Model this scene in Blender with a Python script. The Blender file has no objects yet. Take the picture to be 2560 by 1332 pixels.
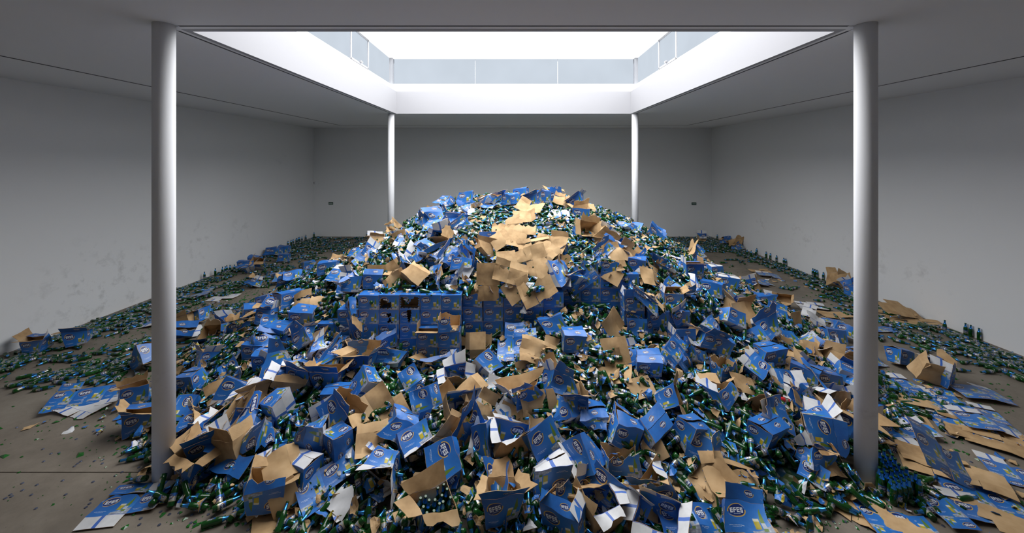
import bpy, math, random
import numpy as np
from mathutils import Vector, Matrix, Euler
from mathutils.bvhtree import BVHTree

R = math.radians
rng = np.random.default_rng(11)
random.seed(11)
SC = bpy.context.scene
COL = SC.collection

# ------------------------------------------------------------------ camera, world, light, exposure
F, CX, CY, HC = 945.0, 1284.0, 402.0, 3.9        # focal length and vanishing point in px of 2560x1332, eye height
cam = bpy.data.cameras.new('camera')
cam.sensor_width = 36.0
cam.lens = F / 2560 * 36.0
cam.shift_x = -(CX - 1280) / 2560
cam.shift_y = -(666 - CY) / 2560
cam.clip_end = 200
camo = bpy.data.objects.new('camera', cam)
camo.location = (0, 0, HC)
camo.rotation_euler = (R(90), 0, 0)
COL.objects.link(camo)
SC.camera = camo

w = bpy.data.worlds.new('World')
SC.world = w
w.use_nodes = True
w.node_tree.nodes['Background'].inputs[0].default_value = (0.75, 0.85, 1.0, 1)
w.node_tree.nodes['Background'].inputs[1].default_value = 0.6
SKY_GLOW = 1.05         # glow added to the white skylight ceiling, for the window light on it
SKY_WATTS = 1080.0      # daylight falling through the skylight
PANE_GLOW = 0.78        # frosted clerestory panes
sl = bpy.data.lights.new('skylight_daylight', 'AREA')
sl.shape = 'RECTANGLE'; sl.size = 8.7; sl.size_y = 8.9; sl.energy = SKY_WATTS; sl.color = (.97, .985, 1.0)
sl.spread = R(178)
slo = bpy.data.objects.new('skylight_daylight', sl); slo.location = (0, 9.17, 7.57); COL.objects.link(slo)
SC.view_settings.view_transform = 'Standard'
SC.view_settings.look = 'None'
SC.view_settings.gamma = 1
SC.view_settings.use_curve_mapping = False
SC.view_settings.exposure = 0.0
SC.cycles.max_bounces = 5
SC.cycles.transmission_bounces = 3
SC.cycles.diffuse_bounces = 3
SC.cycles.glossy_bounces = 2
SC.cycles.use_light_tree = False
SC.cycles.adaptive_threshold = 0.05

# ------------------------------------------------------------------ node helper
class X:
    """wraps a socket so that arithmetic builds math nodes"""
    nt = None
    def __init__(s, k): s.k = k
    @staticmethod
    def op(o, *a):
        n = X.nt.nodes.new('ShaderNodeMath'); n.operation = o
        for i, v in enumerate(a):
            if isinstance(v, X): X.nt.links.new(v.k, n.inputs[i])
            else: n.inputs[i].default_value = float(v)
        return X(n.outputs[0])
    def __add__(s, o): return X.op('ADD', s, o)
    def __radd__(s, o): return X.op('ADD', o, s)
    def __sub__(s, o): return X.op('SUBTRACT', s, o)
    def __rsub__(s, o): return X.op('SUBTRACT', o, s)
    def __mul__(s, o): return X.op('MULTIPLY', s, o)
    __rmul__ = __mul__
    def __truediv__(s, o): return X.op('DIVIDE', s, o)
    def __lt__(s, o): return X.op('LESS_THAN', s, o)
    def __gt__(s, o): return X.op('GREATER_THAN', s, o)
    def __and__(s, o): return X.op('MINIMUM', s, o)
    def __or__(s, o): return X.op('MAXIMUM', s, o)
    def abs(s): return X.op('ABSOLUTE', s)
    def between(s, a, b): return (s > a) & (s < b)

def mixc(fac, a, b):
    n = X.nt.nodes.new('ShaderNodeMix'); n.data_type = 'RGBA'
    if isinstance(fac, X): X.nt.links.new(fac.k, n.inputs[0])
    else: n.inputs[0].default_value = fac
    for i, c in ((6, a), (7, b)):
        if isinstance(c, tuple): n.inputs[i].default_value = (*c, 1)
        else: X.nt.links.new(c, n.inputs[i])
    return n.outputs[2]

def new_mat(name, base=(.8, .8, .8), rough=.5, metal=0., spec=.5, trans=0., coat=0.):
    m = bpy.data.materials.new(name); m.use_nodes = True
    p = m.node_tree.nodes['Principled BSDF']
    p.inputs['Base Color'].default_value = (*base, 1)
    p.inputs['Roughness'].default_value = rough
    p.inputs['Metallic'].default_value = metal
    p.inputs['Specular IOR Level'].default_value = spec
    p.inputs['Transmission Weight'].default_value = trans
    p.inputs['Coat Weight'].default_value = coat
    X.nt = m.node_tree
    return m, p

def link(a, b): X.nt.links.new(a, b)
def node(t, **kw):
    n = X.nt.nodes.new(t)
    for k, v in kw.items(): setattr(n, k, v)
    return n
def noise(scale, detail=3, rough=.5, vec=None):
    n = node('ShaderNodeTexNoise')
    n.inputs['Scale'].default_value = scale; n.inputs['Detail'].default_value = detail
    n.inputs['Roughness'].default_value = rough
    if vec is not None: link(vec, n.inputs['Vector'])
    return n
def ramp(fac, stops):
    n = node('ShaderNodeValToRGB')
    e = n.color_ramp.elements
    while len(e) < len(stops): e.new(0.5)
    for i, (p, c) in enumerate(stops):
        e[i].position = p; e[i].color = (*c, 1) if len(c) == 3 else c
    link(fac, n.inputs[0]); return n.outputs[0]
def bump(p, height, strength=.2, dist=.01):
    b = node('ShaderNodeBump'); b.inputs['Strength'].default_value = strength
    b.inputs['Distance'].default_value = dist
    link(height, b.inputs['Height']); link(b.outputs[0], p.inputs['Normal'])

# -- the printed logo as a node group: UV in, ink colour out
def logo_inks(u, v, base):
    """draws ellipse badge, gold swooshes and the word EFES around (0,0); u right, v up, badge half-width 1"""
    c, s = math.cos(R(9)), math.sin(R(9))
    x = u * c + v * s
    y = v * c - u * s
    r1 = x * x + y * y * 1.35
    # gold swooshes: a shifted crescent above left and below right
    xa, ya = x - 0.10, y + 0.10
    ra = xa * xa + ya * ya * 1.35
    xb, yb = x + 0.10, y - 0.10
    rb = xb * xb + yb * yb * 1.35
    gold = ((r1 < 1.32) & (ra > 1.22) & (y > -0.1)) | ((r1 < 1.32) & (rb > 1.22) & (y < 0.1))
    badge = r1 < 1.0
    # EFES
    ty = (y - 0.02) / 0.36                                # -1..1 inside the letters
    inrow = ty.abs() < 1.0
    top, mid, bot = ty > 0.52, ty.abs() < 0.24, ty < -0.52
    def cell(cx): return (x - cx) / 0.19                  # -1..1 inside a letter
    ink = None
    for i, cx in enumerate((-0.63, -0.21, 0.21, 0.63)):
        k = cell(cx)
        inside = k.abs() < 0.9
        if i in (0, 2): g = (k < -0.32) | top | mid | bot
        elif i == 1: g = (k < -0.32) | top | mid
        else: g = top | mid | bot | ((k < -0.32) & (ty > 0.0)) | ((k > 0.32) & (ty < 0.0))
        g = g & inside
        ink = g if ink is None else ink | g
    ink = ink & inrow
    under = (y + 0.52).abs() < 0.05
    under = under & (x.abs() < 0.42)
    col = mixc(gold, base, (0.62, 0.40, 0.09))
    col = mixc(badge, col, (0.008, 0.03, 0.17))
    col = mixc(under, col, (0.35, 0.45, 0.6))
    col = mixc(ink, col, (0.82, 0.84, 0.86))
    return col

def uv_xy():
    t = node('ShaderNodeUVMap')
    s = node('ShaderNodeSeparateXYZ'); link(t.outputs[0], s.inputs[0])
    return t.outputs[0], X(s.outputs[0]), X(s.outputs[1])

BLUE_D, BLUE_M, BLUE_L = (0.018, 0.105, 0.40), (0.028, 0.175, 0.55), (0.06, 0.28, 0.68)

def mat_print():
    m, p = new_mat('carton_print', rough=.33, spec=.5)
    vec, u, v = uv_xy()
    nz = noise(3.0, 2, .5, vec)
    f = u * 0.5 + (1.0 - v) * 0.3 + X(nz.outputs[0]) * 0.35 - 0.1
    base = ramp(f.k, [(0, BLUE_D), (.55, BLUE_M), (1, BLUE_L)])
    # ice at lower right
    vo = node('ShaderNodeTexVoronoi'); vo.inputs['Scale'].default_value = 13; link(vec, vo.inputs['Vector'])
    ice = (v < (u - 0.52) * 0.45 + X(nz.outputs[0]) * 0.22 - 0.02) & (u > 0.55)
    icec = ramp(vo.outputs['Distance'], [(0, (.62, .68, .74)), (.5, (.34, .38, .46)), (1, (.2, .2, .26))])
    col = mixc(ice, base, icec)
    # glass of beer with foam, bottle behind
    glass = (u - 0.70).abs() < (v * 0.03 + 0.055)
    glass = glass & v.between(0.2, 0.5)
    foam = ((u - 0.70).abs() < 0.07) & v.between(0.43, 0.51)
    bodyb = ((u - 0.84).abs() < 0.045) & v.between(0.14, 0.50)
    neck = ((u - 0.845).abs() < (0.055 - (v - 0.45) * 0.13)) & v.between(0.48, 0.82)
    shade = ramp(X(nz.outputs[0]).k, [(.3, (.36, .30, .02)), (.7, (.66, .52, .05))])
    col = mixc(bodyb | neck, col, (0.14, 0.24, 0.03))
    lab = ((u - 0.84).abs() < 0.045) & v.between(0.22, 0.38)
    col = mixc(lab, col, (.5, .55, .62))
    col = mixc(glass, col, shade)
    col = mixc(foam, col, (.72, .70, .55))
    # fine print
    tx = ((v - 0.21).abs() < 0.010) & u.between(0.1, 0.40)
    tx2 = ((v - 0.17).abs() < 0.008) & u.between(0.16, 0.34)
    wv = X(noise(60, 1, .5, vec).outputs[0]) > 0.45
    col = mixc((tx | tx2) & wv, col, (.45, .56, .75))
    col = logo_inks((u - 0.285) / 0.185, (v - 0.66) / 0.215, col)
    # scuffs
    o = node('ShaderNodeTexCoord')
    sc = noise(9, 3, .65, o.outputs['Object'])
    col = mixc((X(sc.outputs[0]) > 0.69) * 0.35, col, (.62, .66, .74))
    link(col, p.inputs['Base Color'])
    bump(p, noise(14, 2, .6, o.outputs['Object']).outputs[0], .25, .01)
    return m

def mat_blue():
    m, p = new_mat('carton_blue_flap', rough=.3, spec=.55)
    vec, u, v = uv_xy()
    o = node('ShaderNodeTexCoord')
    nz = noise(4, 4, .6, o.outputs['Object'])
    base = ramp(nz.outputs[0], [(.25, BLUE_D), (.6, BLUE_M), (.85, (0.07, 0.16, 0.66))])
    col = logo_inks((u - 0.62) / 0.11, (v - 0.55) / 0.22, base)
    link(col, p.inputs['Base Color'])
    bump(p, noise(12, 2, .6, o.outputs['Object']).outputs[0], .25, .01)
    return m

def mat_white():
    m, p = new_mat('carton_white_flap', rough=.5)
    vec, u, v = uv_xy()
    o = node('ShaderNodeTexCoord')
    nz = noise(6, 4, .6, o.outputs['Object'])
    base = ramp(nz.outputs[0], [(.3, (.60, .60, .61)), (.7, (.78, .78, .79))])
    st = ((u - 0.52).abs() < 0.05) | (v < 0.03)
    col = mixc(st, base, (0.06, 0.16, 0.55))
    link(col, p.inputs['Base Color'])
    return m

def mat_kraft():
    m, p = new_mat('kraft_cardboard', rough=.75, spec=.25)
    o = node('ShaderNodeTexCoord')
    nz = noise(5, 3, .6, o.outputs['Object'])
    wv = node('ShaderNodeTexWave'); wv.inputs['Scale'].default_value = 55
    wv.inputs['Distortion'].default_value = .4
    link(o.outputs['Object'], wv.inputs['Vector'])
    oi = node('ShaderNodeObjectInfo')
    f = X(nz.outputs[0]) + X(wv.outputs['Fac']) * 0.06 + X(oi.outputs['Random']) * 0.25 - 0.15
    col = ramp(f.k, [(.2, (.33, .20, .095)), (.5, (.53, .345, .175)), (.85, (.64, .44, .245))])
    link(col, p.inputs['Base Color'])
    return m

def mat_glass():
    m, p = new_mat('green_bottle_glass', (0.010, 0.115, 0.018), rough=.05, spec=.6, trans=.45)
    oi = node('ShaderNodeTexCoord')
    nz = noise(1.7, 2, .5, oi.outputs['Object'])
    col = ramp(nz.outputs[0], [(.3, (.004, .05, .009)), (.7, (.018, .15, .02))])
    link(col, p.inputs['Base Color'])
    p.inputs['IOR'].default_value = 1.5
    return m

def mat_label():
    m, p = new_mat('bottle_label', rough=.34, metal=.5)
    vec, u, v = uv_xy()
    base = mixc(v > 0.62, (.44, .46, .49), (.03, .14, .45))
    base = mixc(v < 0.12, base, (.45, .40, .24))
    x = u * 2.0
    x = X.op('FRACT', x)
    col = logo_inks((x - 0.5) / 0.36, (v - 0.55) / 0.33, base)
    link(col, p.inputs['Base Color'])
    return m

M_PRINT, M_BLUE, M_WHITE, M_KRAFT = mat_print(), mat_blue(), mat_white(), mat_kraft()
CARD = [M_PRINT, M_BLUE, M_WHITE, M_KRAFT]
PRINT, BLUE, WHITE, KRAFT = 0, 1, 2, 3
M_GLASS, M_LABEL = mat_glass(), mat_label()
M_FOIL = new_mat('blue_neck_foil', (0.06, 0.31, 0.78), rough=.2, metal=.85)[0]
M_CAPM = new_mat('steel_bottle_cap', (0.16, 0.18, 0.26), rough=.35, metal=.8)[0]
M_SHARD = new_mat('broken_green_glass', (0.03, 0.20, 0.035), rough=.07, spec=.6, trans=.35)[0]

def mat_wall(name, marks, col=(.90, .90, .905)):
    m, p = new_mat(name, col, rough=.75, spec=.3)
    if not marks: return m
    g = node('ShaderNodeNewGeometry')
    n2 = X(noise(3.2, 5, .7, g.outputs['Position']).outputs[0])
    tot = None
    for (px, py, pz, r, k) in marks:
        d = node('ShaderNodeVectorMath'); d.operation = 'DISTANCE'
        link(g.outputs['Position'], d.inputs[0]); d.inputs[1].default_value = (px, py, pz)
        a = X.op('MAXIMUM', 1.0 - X(d.outputs['Value']) / r, 0.0) * k
        tot = a if tot is None else tot + a
    sm = X.op('MAXIMUM', (n2 - 0.53) * 2.6, 0.0) * tot
    sm = X.op('MINIMUM', sm, 0.5)
    link(mixc(sm, col, (.30, .29, .28)), p.inputs['Base Color'])
    return m

def mat_floor():
    m, p = new_mat('concrete_floor', rough=.6, spec=.35)
    g = node('ShaderNodeNewGeometry')
    a = noise(.55, 6, .62, g.outputs['Position'])
    b = noise(6, 6, .7, g.outputs['Position'])
    f = X(a.outputs[0]) * 0.75 + X(b.outputs[0]) * 0.25
    col = ramp(f.k, [(.3, (.12, .098, .076)), (.5, (.21, .178, .142)), (.7, (.29, .255, .208))])
    wet = X(noise(.9, 3, .5, g.outputs['Position']).outputs[0])
    damp = X.op('MINIMUM', X.op('MAXIMUM', (wet - 0.60) * 9.0, 0.0), 1.0)
    col = mixc(damp * 0.45, col, (.075, .062, .05))
    sp = X(noise(60, 2, .5, g.outputs['Position']).outputs[0])
    col = mixc((sp > 0.70) * 0.5, col, (.05, .045, .04))
    link(col, p.inputs['Base Color'])
    rr = 0.62 - damp * 0.3
    link(rr.k, p.inputs['Roughness'])
    return m

def mat_emit(name, col, strength):
    m = bpy.data.materials.new(name); m.use_nodes = True; X.nt = m.node_tree
    m.node_tree.nodes.clear()
    e = node('ShaderNodeEmission'); e.inputs[0].default_value = (*col, 1); e.inputs[1].default_value = strength
    o = node('ShaderNodeOutputMaterial'); link(e.outputs[0], o.inputs[0])
    return m, e

M_WHITEWALL = mat_wall('white_plaster_ceiling', [])
M_WL = mat_wall('white_plaster_left', [(-10.25, 9.2, .75, 1.5, 1.2), (-10.25, 10.6, .85, 1.1, .8), (-10.25, 12.3, 1.15, 1.0, 1.0),
                                        (-10.25, 14.3, 1.2, .8, .9), (-10.25, 16.8, 3.8, .6, .5)])
M_WR = mat_wall('white_plaster_right', [(10.2, 13.4, 1.2, .9, .9), (10.2, 11.0, 1.0, 1.0, 1.1), (10.2, 9.4, .9, .8, .8), (10.2, 15.6, 1.2, .6, .7)])
M_WB = mat_wall('white_plaster_back', [(5.6, 19.4, 1.0, 1.2, .6)], (.90, .905, .905))
M_COLUMN = mat_wall('white_column_paint', [(4.3, 4.65, .7, .5, .8), (-4.3, 4.65, 1.2, .4, .5)], (.84, .84, .86))
M_FASCIA = mat_wall('dimmed_white_fascia', [], (.43, .425, .445))  # white band, colour darkened to hold back the glare of the skylight
M_FLOOR = mat_floor()
M_DARKGAP = new_mat('slot_shadow_gap', (.03, .03, .033), rough=.9)[0]
M_CEIL_GLOW = mat_emit('skylight_ceiling_added_glow', (.97, .985, 1.0), SKY_GLOW)[0]  # plain white ceiling; the window light on it is put in as emission
M_FRAME = new_mat('aluminium_frame', (.50, .50, .52), rough=.4, metal=.5)[0]

def mat_pane():
    m, e = mat_emit('frosted_pane', (.80, .89, 1.0), PANE_GLOW)
    g = node('ShaderNodeNewGeometry')
    n = noise(.9, 2, .5, g.outputs['Position'])
    s = X(n.outputs[0]) * 0.14 + PANE_GLOW * 0.9
    link(s.k, e.inputs[1])
    return m
M_PANE = mat_pane()

# ------------------------------------------------------------------ mesh helpers
class MB:
    def __init__(s): s.v = []; s.f = []; s.m = []; s.uv = []
    def vert(s, p): s.v.append((float(p[0]), float(p[1]), float(p[2]))); return len(s.v) - 1
    def face(s, idx, mat=0, uv=None):
        s.f.append(tuple(idx)); s.m.append(mat)
        s.uv.append(uv if uv is not None else [(0.0, 0.0)] * len(idx))
    def box(s, x0, x1, y0, y1, z0, z1, mat=0):
        b = len(s.v)
        for z in (z0, z1):
            for x, y in ((x0, y0), (x1, y0), (x1, y1), (x0, y1)): s.vert((x, y, z))
        for q in ((3, 2, 1, 0), (4, 5, 6, 7), (0, 1, 5, 4), (1, 2, 6, 5), (2, 3, 7, 6), (3, 0, 4, 7)):
            s.face([b + i for i in q], mat, [(0, 0), (1, 0), (1, 1), (0, 1)])
    def deform(s, fn): s.v = [tuple(p) for p in fn(np.array(s.v)).tolist()]
    def mesh(s, name, mats, smooth=False):
        me = bpy.data.meshes.new(name)
        me.from_pydata(s.v, [], s.f)
        for m in mats: me.materials.append(m)
        me.polygons.foreach_set('material_index', s.m)
        u = me.uv_layers.new(name='UVMap')
        u.data.foreach_set('uv', [c for f in s.uv for q in f for c in q])
        if smooth: me.polygons.foreach_set('use_smooth', [True] * len(s.f))
        me.update()
        if mats is CARD:
            me.polygons.foreach_set('use_smooth', [True] * len(s.f)); me.set_sharp_from_angle(angle=R(24))
        return me
    def obj(s, name, mats, parent=None, smooth=False):
        return link_obj(name, s.mesh(name, mats, smooth), parent)

def link_obj(name, me, parent=None):
    o = bpy.data.objects.new(name, me); COL.objects.link(o)
    if parent is not None: o.parent = parent
    return o
def tag(o, label, cat=None, group=None, kind=None):
    o['label'] = label
    if cat: o['category'] = cat
    if group: o['group'] = group
    if kind: o['kind'] = kind
    return o

def lathe(mb, prof, seg, mats, caps=True, uvz=None, arc=None, arcmat=None):
    rings = []
    for (r, z) in prof:
        rings.append([mb.vert((r * math.cos(2 * math.pi * k / seg), r * math.sin(2 * math.pi * k / seg), z)) for k in range(seg)])
    for i in range(len(prof) - 1):
        for k in range(seg):
            if arc is not None and arcmat is None and k >= arc: continue
            k2 = (k + 1) % seg
            u0, u1 = k / seg, (k + 1) / seg
            if uvz: v0, v1 = (prof[i][1] - uvz[0]) / (uvz[1] - uvz[0]), (prof[i + 1][1] - uvz[0]) / (uvz[1] - uvz[0])
            else: v0, v1 = 0, 1
            mb.face((rings[i][k], rings[i][k2], rings[i + 1][k2], rings[i + 1][k]), arcmat[i] if arcmat is not None and k >= arc else mats[i], [(u0, v0), (u1, v0), (u1, v1), (u0, v1)])
    if caps:
        mb.face(rings[0][::-1], mats[0]); mb.face(rings[-1], mats[-1])

# ------------------------------------------------------------------ the room
XL, XR, YB, YF, ZC = -10.28, 10.18, 19.45, -4.0, 5.58
def structure(name, label, mb, mat, parent=None, smooth=False):
    o = mb.obj(name, [mat], parent, smooth)
    if parent is None: o['kind'] = 'structure'; o['label'] = label
    return o

m = MB(); m.box(XL - .3, XR + .3, YF - .3, YB + .3, -.4, -.03)
floor = structure('floor', 'brown grey concrete floor strewn with broken glass', m, M_DARKGAP)
ys = [YF, 4.735, 13.6, YB]
for i in range(3):
    m = MB(); m.box(XL, XR, ys[i] + .006, ys[i + 1] - .006, -.035, 0)
    structure('slab', '', m, M_FLOOR, floor)

m = MB(); m.box(XL - .3, XL, YF, YB, -.03, ZC); structure('wall_left', 'white plaster wall with scuff marks, left side', m, M_WL)
m = MB(); m.box(XR, XR + .3, YF, YB, -.03, ZC); structure('wall_right', 'white plaster wall with scuff marks, right side', m, M_WR)
m = MB(); m.box(XL - .3, XR + .3, YB, YB + .3, -.03, ZC); structure('wall_back', 'white plaster end wall behind the heap', m, M_WB)
m = MB(); m.box(XL - .3, XR + .3, YF - .3, YF, -.03, ZC); structure('wall_front', 'white plaster wall behind the viewer', m, M_WHITEWALL)

# opening of the skylight
OX, OY0, OY1 = 4.17, 4.9, 13.45
def frame_mb(x0, x1, y0, y1, a0, a1, b0, b1, z0, z1):
    """flat rectangular frame between outer rect (x0..y1) and inner rect (a0..b1)"""
    f = MB()
    f.box(x0, x1, y0, b0, z0, z1); f.box(x0, x1, b1, y1, z0, z1)
    f.box(x0, a0, b0, b1, z0, z1); f.box(a1, x1, b0, b1, z0, z1)
    return f
SX, SY0, SY1, g = 8.2, 1.0, 17.85, .014
NX, NY0, NY1 = 4.33, 4.71, 13.62
m = frame_mb(XL - .3, XR + .3, YF - .3, YB + .3, -OX - .05, OX + .05, OY0 - .05, OY1 + .05, ZC + .05, ZC + .12)
ceil = structure('ceiling', 'white suspended ceiling with dark slot joints', m, M_DARKGAP)
structure('ceiling_panel', '', frame_mb(XL - .3, XR + .3, YF - .3, YB + .3, -SX - g, SX + g, SY0 - g, SY1 + g, ZC, ZC + .06), M_WHITEWALL, ceil)
structure('ceiling_panel', '', frame_mb(-SX + g, SX - g, SY0 + g, SY1 - g, -NX - .01, NX + .01, NY0 - .01, NY1 + .01, ZC, ZC + .06), M_WHITEWALL, ceil)
structure('ceiling_panel', '', frame_mb(-NX + .01, NX - .01, NY0 + .01, NY1 - .01, -OX, OX, OY0, OY1, ZC, ZC + .06), M_WHITEWALL, ceil)

M_SLOT = new_mat('slot_shade_strip', (.09, .09, .095), rough=.9)[0]  # dark strips close the slots, the gap's shade put into their colour
structure('slot', '', frame_mb(-SX - .026, SX + .026, SY0 - .026, SY1 + .026, -SX + .026, SX - .026, SY0 + .026, SY1 - .026, ZC - .003, ZC + .03), M_SLOT, ceil)
for (x0, x1, y0, y1) in ((-4.17, 4.17, NY0 - .014, NY0 + .014), (-4.17, 4.17, NY1 - .014, NY1 + .014), (-NX - .016, -NX + .016, 4.9, 13.3), (NX - .016, NX + .016, 4.9, 13.3)):
    m = MB(); m.box(x0, x1, y0, y1, ZC - .003, ZC + .03); structure('slot', '', m, M_SLOT, ceil)
# skylight lantern: fascia, sloped sill, clerestory windows, white ceiling with an added glow
ZF, ZS, ZT, E = 6.375, 6.70, 7.60, .30
def ring_wall(z0, o0, z1, o1):
    f = MB()
    def rect(o, z): return [(-OX - o, OY0 - o, z), (OX + o, OY0 - o, z), (OX + o, OY1 + o, z), (-OX - o, OY1 + o, z)]
    a = [f.vert(p) for p in rect(o0, z0)]; b = [f.vert(p) for p in rect(o1, z1)]
    c = [f.vert(p) for p in rect(o0 + .08, z0 + .0)]; d = [f.vert(p) for p in rect(o1 + .08, z1)]
    for i in range(4):
        j = (i + 1) % 4
        f.face((a[i], b[i], b[j], a[j])); f.face((c[i], c[j], d[j], d[i]))
        f.face((a[i], a[j], c[j], c[i])); f.face((b[i], d[i], d[j], b[j]))
    return f
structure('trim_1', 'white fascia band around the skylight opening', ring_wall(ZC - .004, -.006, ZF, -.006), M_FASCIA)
structure('trim_2', 'bright sloped sill under the skylight windows', ring_wall(ZF, -.006, ZS, E), M_WHITEWALL)
m = MB(); m.box(-OX - 1, OX + 1, OY0 - 1, OY1 + 1, ZT + .02, ZT + .12)
roof = structure('ceiling_skylight', 'white ceiling of the skylight with an added glowing sheet', m, M_WHITEWALL)
m = MB(); m.box(-OX - E - .02, OX + E + .02, OY0 - E - .02, OY1 + E + .02, ZT, ZT + .02)
structure('added_glow_sheet', '', m, M_CEIL_GLOW, roof)
WX, WY0, WY1 = OX + E, OY0 - E, OY1 + E
def window(n, label, side, cuts, thick):
    root = bpy.data.objects.new('window_%d' % n, None); COL.objects.link(root)
    root['kind'] = 'structure'; root['label'] = label
    for a, b in zip(cuts[:-1], cuts[1:]):
        m = MB()
        if side == 'B': m.box(a + .006, b - .006, WY1, WY1 + .03, ZS, ZT)
        elif side == 'F': m.box(a + .006, b - .006, WY0 - .03, WY0, ZS, ZT)
        elif side == 'L': m.box(-WX - .03, -WX, a + .006, b - .006, ZS, ZT)
        else: m.box(WX, WX + .03, a + .006, b - .006, ZS, ZT)
        structure('pane', '', m, M_PANE, root)
    for c in cuts[1:-1]:
        m = MB(); t = thick / 2
        if side == 'B': m.box(c - t, c + t, WY1 - .012, WY1 + .03, ZS, ZT)
        elif side == 'F': m.box(c - t, c + t, WY0 - .03, WY0 + .012, ZS, ZT)
        elif side == 'L': m.box(-WX - .03, -WX + .03, c - t, c + t, ZS, ZT)
        else: m.box(WX - .03, WX + .03, c - t, c + t, ZS, ZT)
        structure('mullion', '', m, M_FRAME, root)
    return root
pw = (WX * 2) / 3
window(1, 'frosted clerestory window of three panes facing the viewer', 'B', [-WX + .12, -WX + .12 + 2.95, -WX + .12 + 5.95, WX - .12], .012)
w2 = window(2, 'frosted clerestory window on the left of the skylight', 'L', [WY0 + .1, 7.4, 10.35, 11.57, WY1 - .1], .055)
w3 = window(3, 'frosted clerestory window on the right of the skylight', 'R', [WY0 + .1, 7.4, 10.35, 11.57, WY1 - .1], .055)
window(4, 'frosted clerestory window above the viewer', 'F', [-WX + .12, -1.5, 1.5, WX - .12], .012)
for root, sx in ((w2, -1), (w3, 1)):
    m = MB()
    x0, x1 = sorted((sx * (WX - .02), sx * (WX - .07)))
    m.box(x0, x1, 10.9, 11.05, ZS + .06, ZS + .10); m.box(x0, x1, 10.95, 11.0, ZS + .02, ZS + .08)
    structure('latch', '', m, M_FRAME, root)
    for z in (ZS, ZT - .05):
        m = MB(); x0, x1 = sorted((sx * (WX - .03), sx * (WX + .03)))
        m.box(x0, x1, 10.35, 11.57, z, z + .05); structure('sash_rail', '', m, M_FRAME, root)
for sx in (-1, 1):
    for y in (WY0 + .02, WY1 - .05):
        m = MB()
        m.box(sx * WX - .11 if sx > 0 else sx * WX, sx * WX if sx > 0 else sx * WX + .11, y - .12, y + .06, ZF + .05, ZT)
        o = structure('trim_corner_post', 'grey steel corner post of the skylight', m, M_FRAME)

# columns
CPOS = [(-4.31, 4.66), (4.34, 4.66), (-4.35, 13.42), (4.31, 13.42)]
CLAB = ['white round column, nearest on the left side', 'white round column, nearest on the right side',
        'white round column, far left behind the heap', 'white round column, far right behind the heap']
for (x, y), lb in zip(CPOS, CLAB):
    m = MB(); seg = 48
    lathe(m, [(.112, 0), (.112, ZC + .02)], seg, [0])
    o = m.obj('column', [M_COLUMN]); o.location = (x, y, 0)
    for p_ in o.data.polygons: p_.use_smooth = len(p_.vertices) == 4
    o['kind'] = 'structure'; o['label'] = lb

# door leaf in the back wall, exit signs, switch
def px2x(px, d): return (px - CX) / F * d
def px2z(py, d): return HC - (py - CY) / F * d
m = MB()
x0, x1, z1 = px2x(800, YB), px2x(879, YB), px2z(490, YB)
m.box(x0, x1, YB - .012, YB + .02, .01, z1); structure('door_1', 'white flush door in the end wall below green sign', m, M_WB)
M_SIGN = new_mat('sign_green', (.010, .055, .035), rough=.5)[0]
M_SIGNW = new_mat('sign_white', (.42, .50, .47), rough=.5)[0]
for (px, py, lab, dots) in ((827.5, 508, 'small green exit sign on the end wall, left of the heap', False),
                            (1734.5, 509, 'small green exit sign on the end wall, right of the heap', True)):
    m = MB(); x, z = px2x(px, YB), px2z(py, YB)
    m.box(x - .115, x + .115, YB - .03, YB - .012 if not dots else YB, z - .065, z + .065)
    o = m.obj('exit_sign', [M_SIGN]); tag(o, lab, 'sign', 'exit signs')
    m = MB()
    if dots:
        for k in range(6): m.box(x - .085 + k * .03, x - .065 + k * .03, YB - .034, YB - .03, z - .018, z + .018)
    else: m.box(x - .095, x + .095, YB - .034, YB - .03, z - .016, z + .016)
    m.obj('lettering', [M_SIGNW], o)
m = MB(); x, z = px2x(785, YB), px2z(457, YB)
m.box(x - .03, x + .06, YB - .035, YB, z - .09, z + .09)
o = m.obj('wall_switch', [M_COLUMN]); tag(o, 'small white switch box on the end wall near the corner', 'switch')
m = MB(); m.box(x - .01, x + .04, YB - .045, YB - .035, z - .04, z + .04); m.obj('rocker', [M_FRAME], o)

# ------------------------------------------------------------------ shape of the heap
side = [(-4.9, 4.75), (-2.9, 4.1), (-1.5, 3.75), (0, 3.65), (1.5, 3.75), (2.8, 4.0), (4.2, 4.25), (5.3, 5.2), (6.3, 6.2), (7.0, 8), (7.1, 10), (6.8, 12.5),
        (6, 15), (3.5, 16.5), (0, 17), (-3.5, 16.5), (-6, 15), (-6.9, 12.5), (-6.9, 10), (-6.8, 8), (-6.2, 6.5), (-5.5, 5.4)]
side = [(a, b, 0.) for a, b in side]
flank = [(4.4, 6.0, .42), (5.2, 7.0, .55), (-4.5, 6.2, .45), (-5.1, 7.2, .6), (5.2, 8.2, .8), (-5.1, 8.2, .85), (4.2, 7.0, .95), (-4.2, 7.0, .9)]
front = [(0, 4.4, .24), (-2, 4.6, .2), (2, 4.6, .25), (3.4, 5, .3), (-3.6, 5.2, .35), (0, 5.3, .55), (-2, 5.4, .5), (2, 5.4, .5), (3.2, 5.8, .55), (-3.2, 5.9, .6),
         (-3.0, 6.6, .8), (-2.2, 6.6, .6), (-1.2, 6.5, .42), (-.6, 6.6, .5), (0.1, 6.6, .92), (.8, 6.6, 1.12), (1.36, 6.8, 1.25), (1.92, 6.7, 1.1), (2.55, 6.4, .85),
         (3.3, 6.5, .85), (-3.7, 6.7, .85)]
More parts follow.
